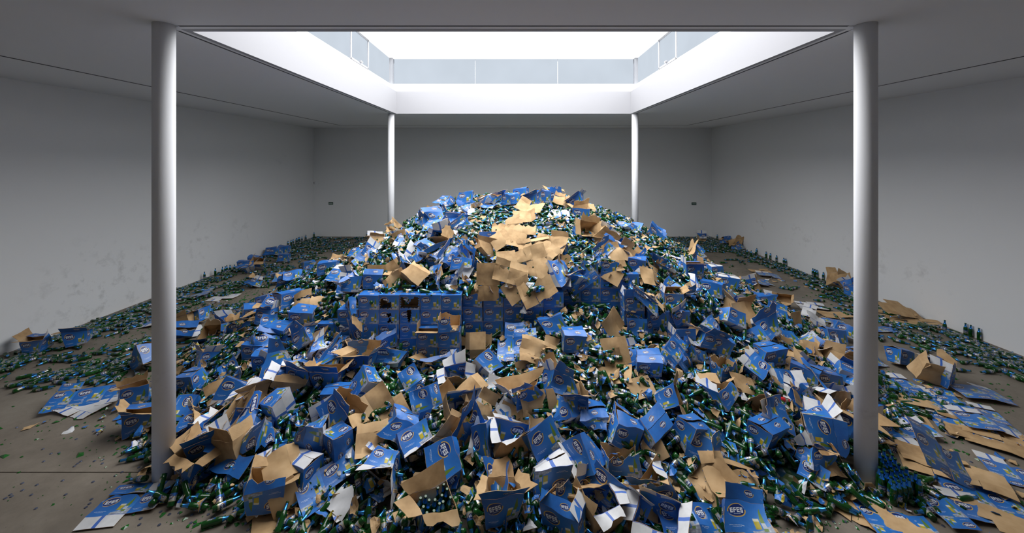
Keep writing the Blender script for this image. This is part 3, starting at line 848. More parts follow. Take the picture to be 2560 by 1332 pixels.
# --- loose cartons and sheets, read off the photograph: (px, py, kind, yaw, pitch, roll, quarter turns of the print)
L = [
 # summit
 (1162, 494, 'x', 15, -10, 5, 0), (1230, 497, 'X', 30, -25, 10, 0), (1277, 496, 'c', 48, 0, 0, 0), (1305, 487, 'c', -20, -5, -8, 0), (1330, 496, 'h', -25, 8, -12, 0),
 (1355, 490, 'c', 30, 0, 4, 0), (1386, 487, 'h', 5, 5, 0, 0), (1441, 506, 'h', -30, -10, -22, 0), (1450, 534, 'o', -8, 0, 3, 0), (1410, 510, 'k', 20, -40, 30, 0),
 (1066, 524, 'f', 20, -70, -10, 0), (1109, 511, 'f', -30, -75, 8, 0), (1166, 526, 's', 10, -75, 0, 0), (1084, 546, 'x', 25, -20, -10, 0), (1133, 548, 'x', -20, -10, 15, 0),
 (1100, 562, 'f', 0, -70, 14, 0), (1400, 528, 's', 10, -80, 4, 0), (1215, 512, 'f', -40, -70, 0, 0), (1180, 545, 'k', 10, -60, 6, 0), (1020, 575, 'f', 40, -60, 10, 0),
 (1105, 590, 'K', -10, 50, -14, 0), (1161, 676, 's', 14, -30, 32, 0), (1155, 660, 'x', 10, -20, 0, 0), (1393, 678, 'X', 20, -20, 80, 1), (1441, 687, 'f', -20, -10, -40, 0),
 (1215, 622, 'K', 30, -30, 35, 0),
 # upper right
 (1467, 581, 'o', 10, 55, 0, 0), (1510, 596, 'K', -15, -10, 30, 0), (1547, 612, 'K', -30, 20, 40, 0), (1579, 641, 'k', 20, -30, 30, 0), (1545, 640, 'k', 0, -50, -10, 0),
 (1700, 655, 'f', 20, -70, 20, 0), (1640, 585, 'x', -30, 0, 20, 0), (1628, 690, 'k', 30, -50, 20, 0), (1590, 660, 'c', -10, 0, 0, 0),
 # upper left
 (822, 669, 'c', 4, 0, 0, 0), (884, 714, 'w', -5, -22, -5, 0), (878, 780, 's', -10, -12, 12, 0), (773, 759, 'k', -12, -38, -24, 0), (762, 788, 'c', 4, 6, 6, 0), (719, 746, 'c', 50, 0, 0, 0),
 (668, 752, 'c', -15, -12, -20, 0), (633, 778, 'c', 40, 6, 10, 0), (672, 784, 'h', 2, -6, 4, 0), (602, 812, 'X', 10, -20, 0, 0), (565, 806, 'x', -14, 10, -10, 0),
 (498, 797, 'w', -26, -8, -16, 0), (458, 808, 'K', 20, 10, -10, 0), (535, 833, 'o', 25, 62, -18, 0), (458, 843, 'b', 10, 60, 30, 0), (676, 808, 'x', 10, -45, 80, 1),
 (695, 826, 'c', -4, 6, 6, 0), (762, 845, 'o', -14, -8, -26, 0), (672, 851, 'X', 20, -62, 10, 0), (645, 868, 'c', 4, 4, 0, 0), (840, 640, 'k', 10, -60, 10, 0), (940, 600, 'K', 30, -20, 10, 0),
 (905, 640, 'f', -20, -60, 8, 0), (1000, 700, 'k', 30, -10, 60, 0), (1035, 690, 'K', 10, -30, 40, 0), (860, 690, 'f', 0, -60, 10, 0), (720, 700, 'x', 10, 0, 10, 0), (745, 690, 'f', 30, -60, 0, 0),
 # middle left, before the stack
 (894, 818, 'w', 28, 0, -96, 0), (966, 852, 'o', 28, -6, -10, 0), (903, 872, 'h', 4, 0, 2, 0), (1014, 850, 's', 10, -25, -22, 0), (829, 876, 'X', 20, -30, -20, 0), (972, 893, 'x', -10, -40, 0, 0),
 (781, 884, 'x', -30, -20, -36, 0), (820, 893, 'x', -35, -28, 22, 0), (671, 898, 'c', 3, 4, 2, 0), (902, 905, 'o', -14, -6, -4, 0), (1110, 905, 'X', 10, -4, 0, 1), (1186, 846, 'k', 2, -12, 4, 0),
 (1195, 880, 'k', 0, -20, 88, 0), (508, 897, 'o', -40, -14, -10, 0), (485, 947, 'c', -14, 12, -13, 0), (763, 934, 'h', -10, -4, -6, 0), (820, 944, 'o', -4, 0, 2, 0),
 (590, 978, 'b', 8, -34, 14, 0), (845, 990, 'c', -2, 4, -4, 0), (912, 960, 'c', -30, -34, -62, 0), (1040, 972, 'f', 10, -38, 60, 0), (695, 1022, 'c', -28, 14, -94, 0), (640, 985, 'K', 30, -10, 10, 0),
 (570, 935, 'f', -20, -50, 30, 0), (720, 955, 'K', 12, 0, 20, 0), (462, 1022, 'x', 10, -46, 88, 0), (512, 1043, 'X', 0, -10, 10, 0), (602, 1046, 's', -20, -24, 60, 0), (600, 1075, 'f', 30, -30, 20, 0),
 (851, 1040, 'o', -24, -24, 24, 0), (478, 1092, 'o', 18, 6, -10, 0), (514, 1112, 'h', 28, 0, -8, 0), (645, 1100, 'X', -20, -20, 172, 0), (586, 1116, 'K', -18, 0, -10, 0), (545, 1000, 'k', 10, -50, -30, 0),
 # left foot
 (486, 1158, 'h', -26, 0, 2, 1), (756, 1172, 'w', -22, 0, -3, 0), (851, 1108, 'c', -34, 4, 88, 0), (798, 1096, 'x', 24, 0, -90, 0), (664, 1246, 'o', 22, 6, 4, 2), (962, 1170, 'b', -16, -86, 4, 0),
 (1109, 1168, 'x', -24, -46, 50, 0), (1084, 1268, 'o', 40, 18, 0, 0), (1034, 1098, 'b', 26, -58, -12, 0), (820, 1190, 'f', 20, -70, -24, 0), (700, 1225, 'k', 10, -60, 60, 0),
 (860, 1250, 's', 0, -70, 30, 0), (1000, 1060, 'x', 10, -20, 30, 0), (960, 1020, 'k', 0, -30, 50, 0), (930, 1110, 'k', 30, -60, 10, 0), (1060, 1040, 'f', 20, -20, 80, 0),
 # centre: brown hollow
 (1148, 945, 'K', 8, 24, -6, 0), (1218, 917, 'w', 20, -46, 58, 0), (1250, 966, 's', 14, -50, 20, 0), (1342, 914, 'k', -22, -24, -26, 0), (1290, 826, 'f', 4, -44, 4, 2), (1293, 862, 'f', -4, -52, -4, 0),
 (1350, 872, 'k', 30, -40, 30, 0), (1150, 1020, 'K', 20, 30, 20, 0), (1175, 1075, 'k', 20, -44, 34, 0), (1200, 1112, 's', 24, -46, 30, 0), (1120, 990, 'k', 40, -10, 60, 0), (1195, 1000, 'k', -20, -50, 30, 0),
 (1381, 804, 'x', -8, -6, -16, 0), (1390, 958, 'x', 20, -38, 22, 0), (1315, 1002, 'X', 10, -30, -20, 0), (1268, 1024, 's', 10, -50, 40, 0), (1346, 1018, 'k', 6, -20, 84, 0), (1430, 1022, 'x', 14, -34, 14, 2),
 (1281, 1097, 'K', 10, -6, 6, 0), (1353, 1097, 'b', 22, -36, -24, 0), (1300, 1050, 'k', -20, -50, 10, 0), (1240, 1050, 'k', 30, -30, 40, 0), (1261, 1195, 'X', -10, -30, 70, 1), (1268, 1258, 'x', 5, -20, 2, 0),
 (1376, 1184, 'o', 10, -10, 170, 0), (1465, 1132, 'b', -30, -20, 40, 0), (1410, 1300, 'o', -34, 0, -4, 0), (1556, 1146, 't', 4, -14, 4, 0), (1563, 1076, 'x', 8, -14, 30, 0), (1505, 1268, 'K', 10, 0, 4, 0),
 (1543, 1240, 'f', -30, -20, 20, 0), (1640, 1308, 'K', -20, 10, -4, 0), (1722, 1298, 'f', 8, -66, 6, 0), (1440, 1225, 'f', 40, -10, 20, 0), (1600, 1250, 'k', 0, -60, 20, 0), (1860, 1316, 'x', -10, -50, 6, 0),
 (1475, 1040, 'x', 10, -10, 10, 1),
 # right centre
 (1432, 850, 'c', 6, 6, 4, 0), (1545, 833, 'k', 30, -20, 60, 0), (1620, 909, 'c', -2, 8, 2, 0), (1604, 968, 'k', 10, -50, -8, 0), (1627, 1070, 'c', 40, 30, -4, 1), (1722, 1074, 'c', 38, 24, 20, 0),
 (1678, 1004, 'o', 20, 48, 40, 0), (1783, 1133, 'f', 14, -44, 30, 0), (1835, 1200, 'k', 10, -64, 10, 0), (1777, 1205, 'k', -30, -66, 30, 0), (1808, 986, 'x', 14, -30, -12, 0), (1806, 918, 't', 20, 4, 4, 0),
 (1618, 742, 'X', -10, -10, 20, 0), (1606, 818, 'f', 20, -20, 10, 0), (1764, 850, 'x', 20, -10, 24, 0), (1802, 853, 'x', -20, -10, 20, 0), (1700, 900, 'f', 20, -40, 60, 0), (1530, 900, 'k', -30, -30, 70, 0),
 # right flank
 (1782, 723, 'c', -38, -6, 6, 0), (1784, 675, 'w', 12, 0, 4, 0), (1817, 704, 'w', -20, 0, 8, 0), (1882, 718, 'K', -30, 10, -20, 0), (1827, 794, 'c', 24, -26, 34, 0), (1862, 803, 'k', 10, -30, 84, 0),
 (1915, 826, 'x', 0, -44, -14, 0), (1921, 884, 'c', 8, 0, 2, 0), (1890, 921, 'b', 0, -46, 148, 0), (1970, 957, 'f', 10, -40, 100, 0), (2011, 936, 'c', -42, -10, 10, 0), (2058, 944, 'c', 2, -6, 8, 0),
 (1966, 908, 'k', -10, -56, 24, 0), (2003, 866, 'k', 12, -56, 20, 0), (2060, 878, 'K', -14, 10, -16, 0), (1993, 804, 'k', 20, -4, 86, 0), (2022, 781, 's', -20, -60, 24, 0), (2040, 804, 's', 20, -50, 40, 0),
 (2079, 842, 'c', 14, -20, 10, 0), (2108, 842, 'x', -24, -20, 10, 0), (2028, 850, 's', -20, -50, 50, 0), (2118, 882, 'X', 0, -40, 20, 0), (2120, 935, 'x', 20, -50, 40, 0), (1958, 762, 'o', -30, 60, 0, 0),
 (1845, 770, 'K', 10, 10, 10, 0), (1905, 745, 'x', 10, -10, 0, 0), (1930, 775, 'f', 20, -40, 40, 0), (1930, 745, 's', 10, -50, 20, 0), (1950, 840, 'f', 40, -40, 30, 0), (2090, 900, 'K', 20, 0, 20, 0),
 (1912, 1080, 'c', 28, 12, 3, 0), (1953, 1060, 'f', 10, -14, 88, 0), (2044, 1082, 'h', -22, -14, 84, 0), (2050, 1040, 'w', -30, 8, 10, 0), (2105, 1063, 'X', 20, -10, 10, 0), (2034, 1132, 'X', 10, -20, 12, 0),
 (2034, 1182, 'f', -24, -70, 24, 0), (2024, 1000, 'k', 20, -40, 40, 0), (2085, 1000, 'K', 10, -20, 14, 0), (2060, 1160, 'k', 20, -66, 16, 0), (2100, 1020, 's', 10, -50, 30, 0), (2100, 970, 'f', -10, -50, 20, 0),
 (1985, 985, 's', 20, -60, 50, 0), (2150, 960, 'x', 20, -20, 30, 0), (2170, 900, 'f', 20, -60, 10, 0), (1860, 960, 'k', 30, -40, 30, 0), (2165, 1020, 'x', -20, -20, 10, 0),
]
for it in L: put(*it, lift=.2 if it[1] < 512 and it[2] not in 'fks' else None)
rz = np.random.default_rng(5)
ZONES = [((840, 1200), (560, 720), 16, 'XXfXfxk'), ((1400, 1780), (560, 720), 18, 'XkXfxfk'), ((640, 900), (660, 800), 8, 'XfxX'), ((1560, 1900), (720, 900), 14, 'fXxfXk'),
         ((480, 900), (900, 1130), 6, 'xXfXs'), ((900, 1250), (980, 1200), 4, 'xXkfs'), ((1850, 2150), (850, 1060), 7, 'xXfxk'), ((1060, 1200), (500, 560), 5, 'fXs'), ((1500, 1950), (1120, 1260), 3, 'fkXf')]
for (xr, yr, n_, kinds) in ZONES:
    for k_ in range(n_):
        kd = kinds[k_ % len(kinds)]
        put(rz.uniform(*xr), rz.uniform(*yr), kd, rz.uniform(-60, 60), rz.uniform(-60, 0), rz.uniform(-60, 60), int(rz.integers(0, 4)), lift=.07, n=1)
# the cascade of large brown sheets down the middle of the heap: (px, py, yaw, pitch, roll, panels)
for (px, py, yw, pt, rl, np_) in [(1326, 512, 20, -62, 40, 2), (1312, 540, -10, -56, 80, 1), (1264, 560, 14, -52, 14, 2), (1300, 574, -14, -46, -8, 2), (1378, 602, -18, -44, 10, 2), (1290, 604, 16, -50, 24, 1),
        (1338, 618, -6, -42, -14, 2), (1284, 640, 10, -36, -6, 2), (1352, 652, -14, -34, 70, 2), (1244, 602, -26, -40, 44, 1), (1276, 690, 12, -28, 16, 2), (1280, 730, -6, -18, 52, 1), (1340, 716, 18, -34, -16, 2), (1230, 704, 0, -12, 90, 2),
        (1370, 640, -26, -40, 30, 1)]:
    put(px, py, 'k', yw, pt, rl, 0, lift=.24, n=np_)
# on the floor
FL = [
 (334, 1015, 'o', 32, 0, 0, 0), (362, 1075, 'h', 14, 0, 0, 0), (366, 920, 'x', -20, 0, -30, 0), (90, 880, 'h', 8, 0, 0, 0), (192, 866, 'h', 34, 0, 0, 0),
 (637, 664, 'c', 5, 0, 0, 0), (614, 672, 'c', 4, 0, 0, 0), (643, 678, 'x', 30, 40, 20, 0), (620, 684, 'X', 20, -30, -20, 0), (710, 656, 'c', 10, 0, 0, 0), (712, 634, 'c', 12, 0, 0, 0), (690, 640, 'c', 4, 0, 0, 0), (668, 641, 'x', 20, 0, 0, 0),
 (2248, 912, 'c', 14, -4, 12, 0), (2362, 962, 'h', 22, 0, 2, 1), (2320, 956, 'K', -30, 20, 10, 0), (2135, 742, 'c', 20, 0, 0, 0),
 (2210, 738, 'x', 24, -20, 12, 0), (2204, 722, 'K', 20, -30, 30, 0), (1815, 612, 'x', 10, -10, 0, 0), (1852, 624, 'X', 10, -10, 0, 0), (1755, 604, 'K', -10, 10, 0, 0), (1872, 622, 'K', 20, -40, 30, 0),
 (1540, 600, 'x', 10, 0, 0, 0),
]
for it in FL: put(*it, at='floor')
FS = [
 (326, 1262, 'f', 0, -90, -8, 0, 2), (225, 1003, 'f', 30, -70, 10, 0, 3), (225, 1015, 's', 0, -84, 16, 0, 2), (480, 745, 'f', 0, -90, -20, 0, 3), (2330, 995, 'f', 0, -90, 28, 0, 2), (2390, 1024, 'f', 0, -90, 30, 0, 3),
 (2404, 1062, 'f', 0, -90, 32, 0, 2), (2271, 1085, 'f', 0, -90, 6, 0, 2), (2461, 1063, 'f', 0, -90, 20, 0, 2), (2480, 1104, 'k', 0, -90, 26, 0, 3), (2500, 1120, 'k', 0, -90, 40, 0, 2), (2282, 1010, 'k', 0, -90, 30, 0, 3),
 (2230, 960, 'f', 0, -88, 10, 0, 2), (2250, 1040, 'k', 0, -88, 30, 0, 2), (2300, 975, 's', 0, -90, 50, 0, 2), (2377, 1180, 'k', 0, -90, 36, 0, 3), (2350, 1195, 'f', 30, -40, 40, 0, 2), (2404, 1282, 'f', 0, -90, 8, 0, 2),
 (2455, 1246, 'f', 0, -90, 24, 0, 2), (2241, 1305, 'f', 0, -90, 12, 0, 2), (2173, 1284, 'k', 0, -90, 44, 0, 3), (2480, 1290, 'k', 0, -90, 30, 0, 2), (2330, 1150, 'k', 0, -88, 34, 0, 2), (2555, 1190, 'f', 0, -90, 30, 0, 2),
 (1920, 690, 'f', 0, -90, 20, 0, 2), (1895, 712, 'f', 0, -90, 0, 0, 3), (1900, 680, 'k', 0, -88, 10, 0, 2), (2030, 770, 's', 0, -90, 20, 0, 2), (2070, 805, 'f', 0, -90, 8, 0, 2), (2090, 790, 'k', 0, -90, 10, 0, 2), (2440, 985, 'f', 0, -90, 14, 0, 2),
 (2400, 795, 'k', 10, -66, 14, 0, 3), (2470, 815, 'k', 0, -80, 16, 0, 3), (2290, 790, 'k', 0, -88, 10, 0, 2), (2205, 826, 'f', 0, -90, 0, 0, 2), (365, 810, 'f', 0, -90, -10, 0, 2), (690, 690, 'f', 0, -90, 0, 0, 2), (750, 690, 'f', 0, -90, 10, 0, 2), (770, 640, 'f', 0, -90, 0, 0, 2),
 (720, 1290, 'k', 0, -90, -30, 0, 2), (560, 745, 's', 0, -90, 0, 0, 2),
]
for it in FS: put(*it[:7], n=it[7], at='floor')

# ------------------------------------------------------------------ bottles
PROF = [(.027, 0), (.0308, .005), (.0308, .035), (.0308, .115), (.0308, .132), (.027, .155), (.0165, .180), (.0136, .192), (.0130, .226), (.0148, .229), (.0148, .240), (.011, .241)]
BSC = 1.10
PROF = [(r * BSC, z * BSC) for r, z in PROF]
BH = .241 * BSC
def bottle_parts(seg=14):
    b = MB(); lathe(b, PROF, seg, [0] * (len(PROF) - 1))
    f = MB(); lathe(f, [(r * BSC, z * BSC) for r, z in ((.0232, .167), (.0174, .181), (.0143, .193), (.0137, .224))], seg, [0, 0, 0], caps=False)
    l = MB(); lathe(l, [(.0313 * BSC, .04 * BSC), (.0313 * BSC, .108 * BSC)], seg, [0], caps=False, uvz=(.04 * BSC, .108 * BSC), arc=9)
    return b.mesh('bottle_glass', [M_GLASS], True), f.mesh('neck_foil', [M_FOIL], True), l.mesh('label', [M_LABEL], True)
BM, FM, LM = bottle_parts()
for p_ in BM.polygons:
    if len(p_.vertices) > 4: p_.use_smooth = False
def bottle_obj(M, label, group):
    o = link_obj('beer_bottle', BM); o.matrix_world = M
    link_obj('neck_foil', FM, o); link_obj('label', LM, o)
    tag(o, label, 'bottle', group)
    return o
# low-detail bottle for the mass
lb = MB()
lp = [(.029, 0), (.0308, .04), (.0308, .108), (.0305, .135), (.0225, .168), (.0137, .190), (.0137, .226), (.0148, .240)]
lp = [(r * BSC, z * BSC) for r, z in lp]
lathe(lb, lp, 8, [0, 1, 0, 0, 2, 2, 0], uvz=None, arc=5, arcmat=[0, 0, 0, 0, 2, 2, 0])
LV = np.array(lb.v); LF, LMAT = lb.f, lb.m
LUV = []
for fi, f in enumerate(lb.f): LUV.append(lb.uv[fi])
def mats_from(pos, axis, spin):
    """rotation matrices that bring the bottle axis z to axis"""
    z = axis / np.linalg.norm(axis, axis=1, keepdims=True)
    ref = np.where(np.abs(z[:, 2:3]) < .9, np.array([[0, 0, 1.]]), np.array([[1., 0, 0]]))
    x = np.cross(ref, z); x /= np.linalg.norm(x, axis=1, keepdims=True)
    y = np.cross(z, x)
    c, s_ = np.cos(spin)[:, None], np.sin(spin)[:, None]
    x2, y2 = x * c + y * s_, -x * s_ + y * c
    return np.stack([x2, y2, z], 2)
def mass(name, V, Fs, Ms, UV, pos, rot, mats, label, cat, smooth=True, scale=None):
    """many copies of one small mesh joined into a single object"""
    n, k = len(pos), len(V)
    P = V[None] * (scale[:, None, None] if scale is not None else 1)
    P = np.einsum('nij,nkj->nki', rot, np.broadcast_to(P, (n, k, 3))) + pos[:, None]
    me = bpy.data.meshes.new(name)
    me.vertices.add(n * k); me.vertices.foreach_set('co', P.astype(np.float32).ravel())
    tot = np.array([len(f) for f in Fs]); flat = np.concatenate([np.array(f) for f in Fs])
    L_ = (flat[None] + (np.arange(n) * k)[:, None]).ravel()
    me.loops.add(len(L_)); me.loops.foreach_set('vertex_index', L_.astype(np.int32))
    T = np.tile(tot, n); S_ = np.concatenate([[0], np.cumsum(T)[:-1]])
    me.polygons.add(len(T)); me.polygons.foreach_set('loop_start', S_.astype(np.int32))
    me.polygons.foreach_set('material_index', np.tile(np.array(Ms), n).astype(np.int32))
    me.polygons.foreach_set('use_smooth', np.full(len(T), smooth))
    if UV is not None:
        u = me.uv_layers.new(name='UVMap')
        fl = np.array([c for f in UV for q in f for c in q])
        u.data.foreach_set('uv', np.tile(fl, n).astype(np.float32))
    for m_ in mats: me.materials.append(m_)
    me.update(calc_edges=True)
    o = link_obj(name, me)
    tag(o, label, cat, kind='stuff')
    return o

# positions of the bottles in the heap
def sample_heap(n, ylim=13.0, wfun=None):
    out = []
    while len(out) < n:
        x = rng.uniform(-6.9, 6.9, n * 2); y = rng.uniform(3.7, ylim, n * 2)
        h = H(x, y); ok = h > .02
        ok &= rng.random(n * 2) < np.clip(1.4 - (y - 4) * .05, .6, 1)
        for a in np.stack([x, y, h], 1)[ok]: out.append(a)
    return np.array(out[:n])
def clear_of_columns(P, r=.2):
    ok = np.ones(len(P), bool)
    for (cx, cy) in CPOS: ok &= (P[:, 0] - cx) ** 2 + (P[:, 1] - cy) ** 2 > r * r
    return ok
NB = 9000
S = sample_heap(NB)
nrm = Hn(S[:, 0], S[:, 1])
a = rng.uniform(0, 2 * np.pi, NB)
t = np.stack([np.cos(a), np.sin(a), np.zeros(NB)], 1)
t = t - nrm * np.sum(t * nrm, 1, keepdims=True); t /= np.linalg.norm(t, axis=1, keepdims=True)
ax = t + nrm * rng.normal(0, .38, (NB, 1)); ax /= np.linalg.norm(ax, axis=1, keepdims=True)
dep = rng.uniform(-.12, .05, NB) * np.clip(S[:, 2] / .2, 0, 1) + .02
C_ = S + nrm * dep[:, None]
BP = C_ - ax * BH / 2
# keep off the floor
lo = np.minimum(BP[:, 2], BP[:, 2] + ax[:, 2] * BH) - .031
BP[:, 2] += np.maximum(0, -lo)
bottles = [(BP, ax)]
# inside stack faces: drop those that would float before the stacked cartons
# floor scatter
def scatter(pts):
    P, A = [], []
    for (x, y, sx, sy, n, ang, tl) in pts:
        c, s_ = math.cos(R(ang)), math.sin(R(ang))
        u, v = rng.normal(0, sx, n), rng.normal(0, sy, n)
        X_, Y_ = x + u * c - v * s_, y + u * s_ + v * c
        th = rng.normal(R(tl), .8, n) if tl is not None else rng.uniform(0, 6.28, n)
        th = th + np.where(rng.random(n) < .5, np.pi, 0)
        for i in range(n):
            if XL + .17 < X_[i] < XR - .17 and Y_[i] < YB - .18 and Y_[i] > 3.2 and H(X_[i], Y_[i]) < .05:
                P.append((X_[i], Y_[i], .0335)); A.append((math.cos(th[i]), math.sin(th[i]), 0))
    return np.array(P), np.array(A)
G = lambda px, py: tuple(ground(px, py))[:2]
fl = []
def blob(px, py, sx, sy, n, ang=0, tl=None): fl.append((*G(px, py), sx, sy, n, ang, tl))
for yy in np.arange(7.0, 19.2, .5):                       # rows of bottles along both side walls
    fl.append((XL + .36, yy, .26, .3, 17, 0, None)); fl.append((XR - .42, yy, .28, .3, 17 if yy < 17.5 else 24, 0, None))
    if yy > 9: fl.append((XL + 1.2, yy, .5, .3, 3, 0, None))
    if yy < 11 or yy > 16: fl.append((XR - 1.2, yy, .4, .3, 5, 0, None))
for xx in np.arange(-9.8, -3, .6): fl.append((xx, YB - .5, .3, .25, 10 if xx > -7 else 5, 0, None)); fl.append((xx, YB - 2.0, .4, .7, 16, 0, None))
for xx in np.arange(7, 10, .5): fl.append((xx, YB - 1.6, .3, .5, 26, 0, None))
blob(10, 910, .35, .25, 30, 0, 20); blob(70, 905, .4, .15, 22, 0, 25); blob(170, 935, .5, .12, 26, 30, 35); blob(140, 950, .3, .1, 10, 30, 35)
blob(300, 915, .45, .16, 46, 30, 35); blob(280, 945, .25, .12, 16, 30, 35); blob(330, 870, .5, .2, 40, 20, None); blob(240, 830, .6, .25, 50, 20, None); blob(320, 800, .6, .3, 50, 10, None)
blob(520, 740, .8, .16, 40, 40, 45); blob(660, 700, 1.0, .12, 34, 40, 45); blob(600, 765, .8, .2, 30, 30, None); blob(560, 720, .9, .25, 30, 30, None); blob(720, 670, .8, .3, 40, 0, None)
blob(430, 780, .4, .2, 20); blob(850, 620, 1.4, .4, 90); blob(760, 640, .9, .5, 50); blob(700, 680, .6, .2, 18)
blob(2350, 850, .7, .2, 40, -30, None); blob(2250, 810, .6, .2, 34, -30, None); blob(2450, 890, .7, .25, 44, -30, None); blob(2540, 930, .3, .2, 26); blob(2050, 715, .3, .15, 10); blob(2110, 745, .25, .15, 12)
blob(1990, 725, .3, .1, 6); blob(1830, 655, .5, .3, 10); blob(1780, 625, .6, .3, 40); blob(2230, 850, .2, .1, 5); blob(2270, 990, .3, .2, 18)
blob(2250, 1040, .25, .14, 34); blob(2290, 1240, .25, .10, 12); blob(2040, 1230, .5, .10, 34, 0, 20); blob(2000, 1200, .5, .15, 36); blob(1940, 1250, .3, .14, 12); blob(2140, 1190, .25, .2, 30)
blob(540, 1240, .18, .07, 3, 0, 45); blob(720, 1250, .3, .12, 12, 0, 45); blob(850, 1290, .5, .14, 26, 0, 30); blob(930, 1270, .4, .14, 30); blob(640, 1190, .2, .1, 10, 0, 40); blob(1180, 1280, .4, .16, 22)
blob(1290, 1230, .2, .1, 8); blob(1700, 1250, .4, .12, 16); blob(1460, 1290, .3, .1, 12); blob(1900, 1290, .3, .1, 6); blob(1560, 1300, .3, .1, 10)
FP, FA = scatter(fl)
bottles.append((FP + np.array((0, 0, .003)) - FA * BH / 2, FA))
BP = np.concatenate([b[0] for b in bottles]); BA = np.concatenate([b[1] for b in bottles])
ok = clear_of_columns(BP + BA * BH / 2, .2)
BP, BA = BP[ok], BA[ok]
spin = rng.uniform(0, 6.28, len(BP))
BR = mats_from(BP, BA, spin)

# standing bottles
stand = []
for (px, py) in [(511, 699), (506, 700), (538, 690), (544, 689), (556, 686), (563, 684), (567, 682), (570, 681), (575, 681), (580, 680), (586, 680), (662, 675), (670, 719), (196, 985),
                 (744, 607), (755, 605), (762, 600), (735, 609), (785, 593), (795, 604), (728, 612), (748, 606), (742, 610), (765, 602), (710, 617), (722, 614),
                 (1793, 599), (1839, 620), (1842, 621), (1868, 640), (1872, 640), (1878, 642), (1890, 640), (1918, 636), (1930, 645), (1934, 646), (1942, 649), (1946, 650), (1964, 655), (1967, 656), (1960, 655), (1982, 662),
                 (1985, 663), (1979, 661), (1997, 663), (2000, 664), (2037, 690), (2043, 691), (2048, 692), (2053, 693), (2070, 693), (2074, 694), (2092, 700), (2118, 707), (2127, 709), (1979, 690), (2362, 829), (2479, 837),
                 (2517, 839), (2532, 842), (2552, 850), (2025, 1345)]:
    stand.append((ground(px, py), 'wall'))
for k in range(11): stand.append((Vector((px2x(917 + k * 2.9, 19.2), 19.25, 0)), 'back'))
for k in range(4): stand.append((Vector((px2x(955 + k * 3.2, 19.2), 19.25, 0)), 'back'))
cl = ground(2228, 1222)
for j in range(7):
    for i in range(6):
        x, y = cl.x + (i - 2.5) * .070 + (.035 if j % 2 else 0), cl.y + (j - 3) * .068 + i * .012
        if (x - CPOS[1][0]) ** 2 + (y - CPOS[1][1]) ** 2 > .15 ** 2 and rng.random() < .93: stand.append((Vector((x, y, 0)), 'column'))
st2 = []
for p, k in stand:
    p.x = min(max(p.x, XL + .05), XR - .05); p.y = min(p.y, YB - .05)
    if all((p - o).length > .066 for o, _ in st2): st2.append((p, k))
stand = st2
SLAB = {'wall': ('upright green beer bottle in the ragged row along the %s wall', 'upright bottles along the %s wall'),
        'back': ('upright green beer bottle in the tight row against the end wall', 'upright bottles against the end wall'),
        'column': ('upright green beer bottle in the dense cluster beside the near right column', 'upright bottles beside the near right column')}
NUM = ['first'] + 'second third fourth fifth sixth seventh eighth ninth tenth eleventh twelfth thirteenth fourteenth fifteenth sixteenth seventeenth eighteenth nineteenth twentieth'.split()
NUM += ['twenty-' + k_ for k_ in NUM[:9]] + ['thirtieth'] + ['thirty-' + k_ for k_ in NUM[:9]]
count = {}
stand.sort(key=lambda t_: (t_[1], -t_[0].y if t_[1] == 'wall' else t_[0].x))
for p, k in stand:
    lab, grp = SLAB[k]
    if k == 'wall':
        sd = 'left' if p.x < 0 else 'right'; lab, grp = lab % sd, grp % sd
        ix, iy = toimg(p)
        if abs(ix - 196) < 3: lab, grp = 'single green bottle standing alone on the floor beside the crumpled carton', 'single standing bottles'
        if not (abs(ix - 196) < 3 or iy > 1300):
            count[grp] = count.get(grp, -1) + 1
            lab = 'green bottle standing by the %s wall, %s from the end wall' % (sd, NUM[count[grp]])
        if iy > 1300: lab, grp = 'single green bottle standing alone at the bottom edge, right of the heap', 'single standing bottles'
    if k == 'back':
        count[grp] = count.get(grp, -1) + 1
        lab = 'green bottle standing against the end wall, %s from left' % NUM[count[grp]]
    M = Matrix.Translation(p) @ Matrix.Rotation(rng.uniform(0, 6.28), 4, 'Z')
    bottle_obj(M, lab, grp)
    occlude(LV + np.array(p), LF)
# bottles packed inside open cartons
inside = 0
for root, desc, px, py in list(ITEMS):
    if root.name.startswith('beer_carton') and (abs(px - 1084) < 12 and abs(py - 1268) < 25 or abs(px - 966) < 8 and abs(py - 852) < 10 or abs(px - 820) < 6 and abs(py - 944) < 8 or abs(px - 486) < 6 and abs(py - 1158) < 12):
        M0 = root.matrix_world.copy()
        lab = 'green beer bottle packed upright inside the open carton ' + ('at the bottom edge of the heap' if py > 1200 else 'beside the near left column' if px < 500 else 'in front of the stack')
        for i in range(5):
            for j in range(3):
                if rng.random() < .2: continue
                M = M0 @ Matrix.Scale(1 / LS, 4) @ Matrix.Translation(((i - 2) * .071, (j - 1) * .074, .006)) @ Matrix.Rotation(rng.uniform(0, 6), 4, 'Z') @ Matrix.Rotation(rng.normal(0, .05), 4, 'X')
                bottle_obj(M, lab, 'bottles inside open cartons'); inside += 1

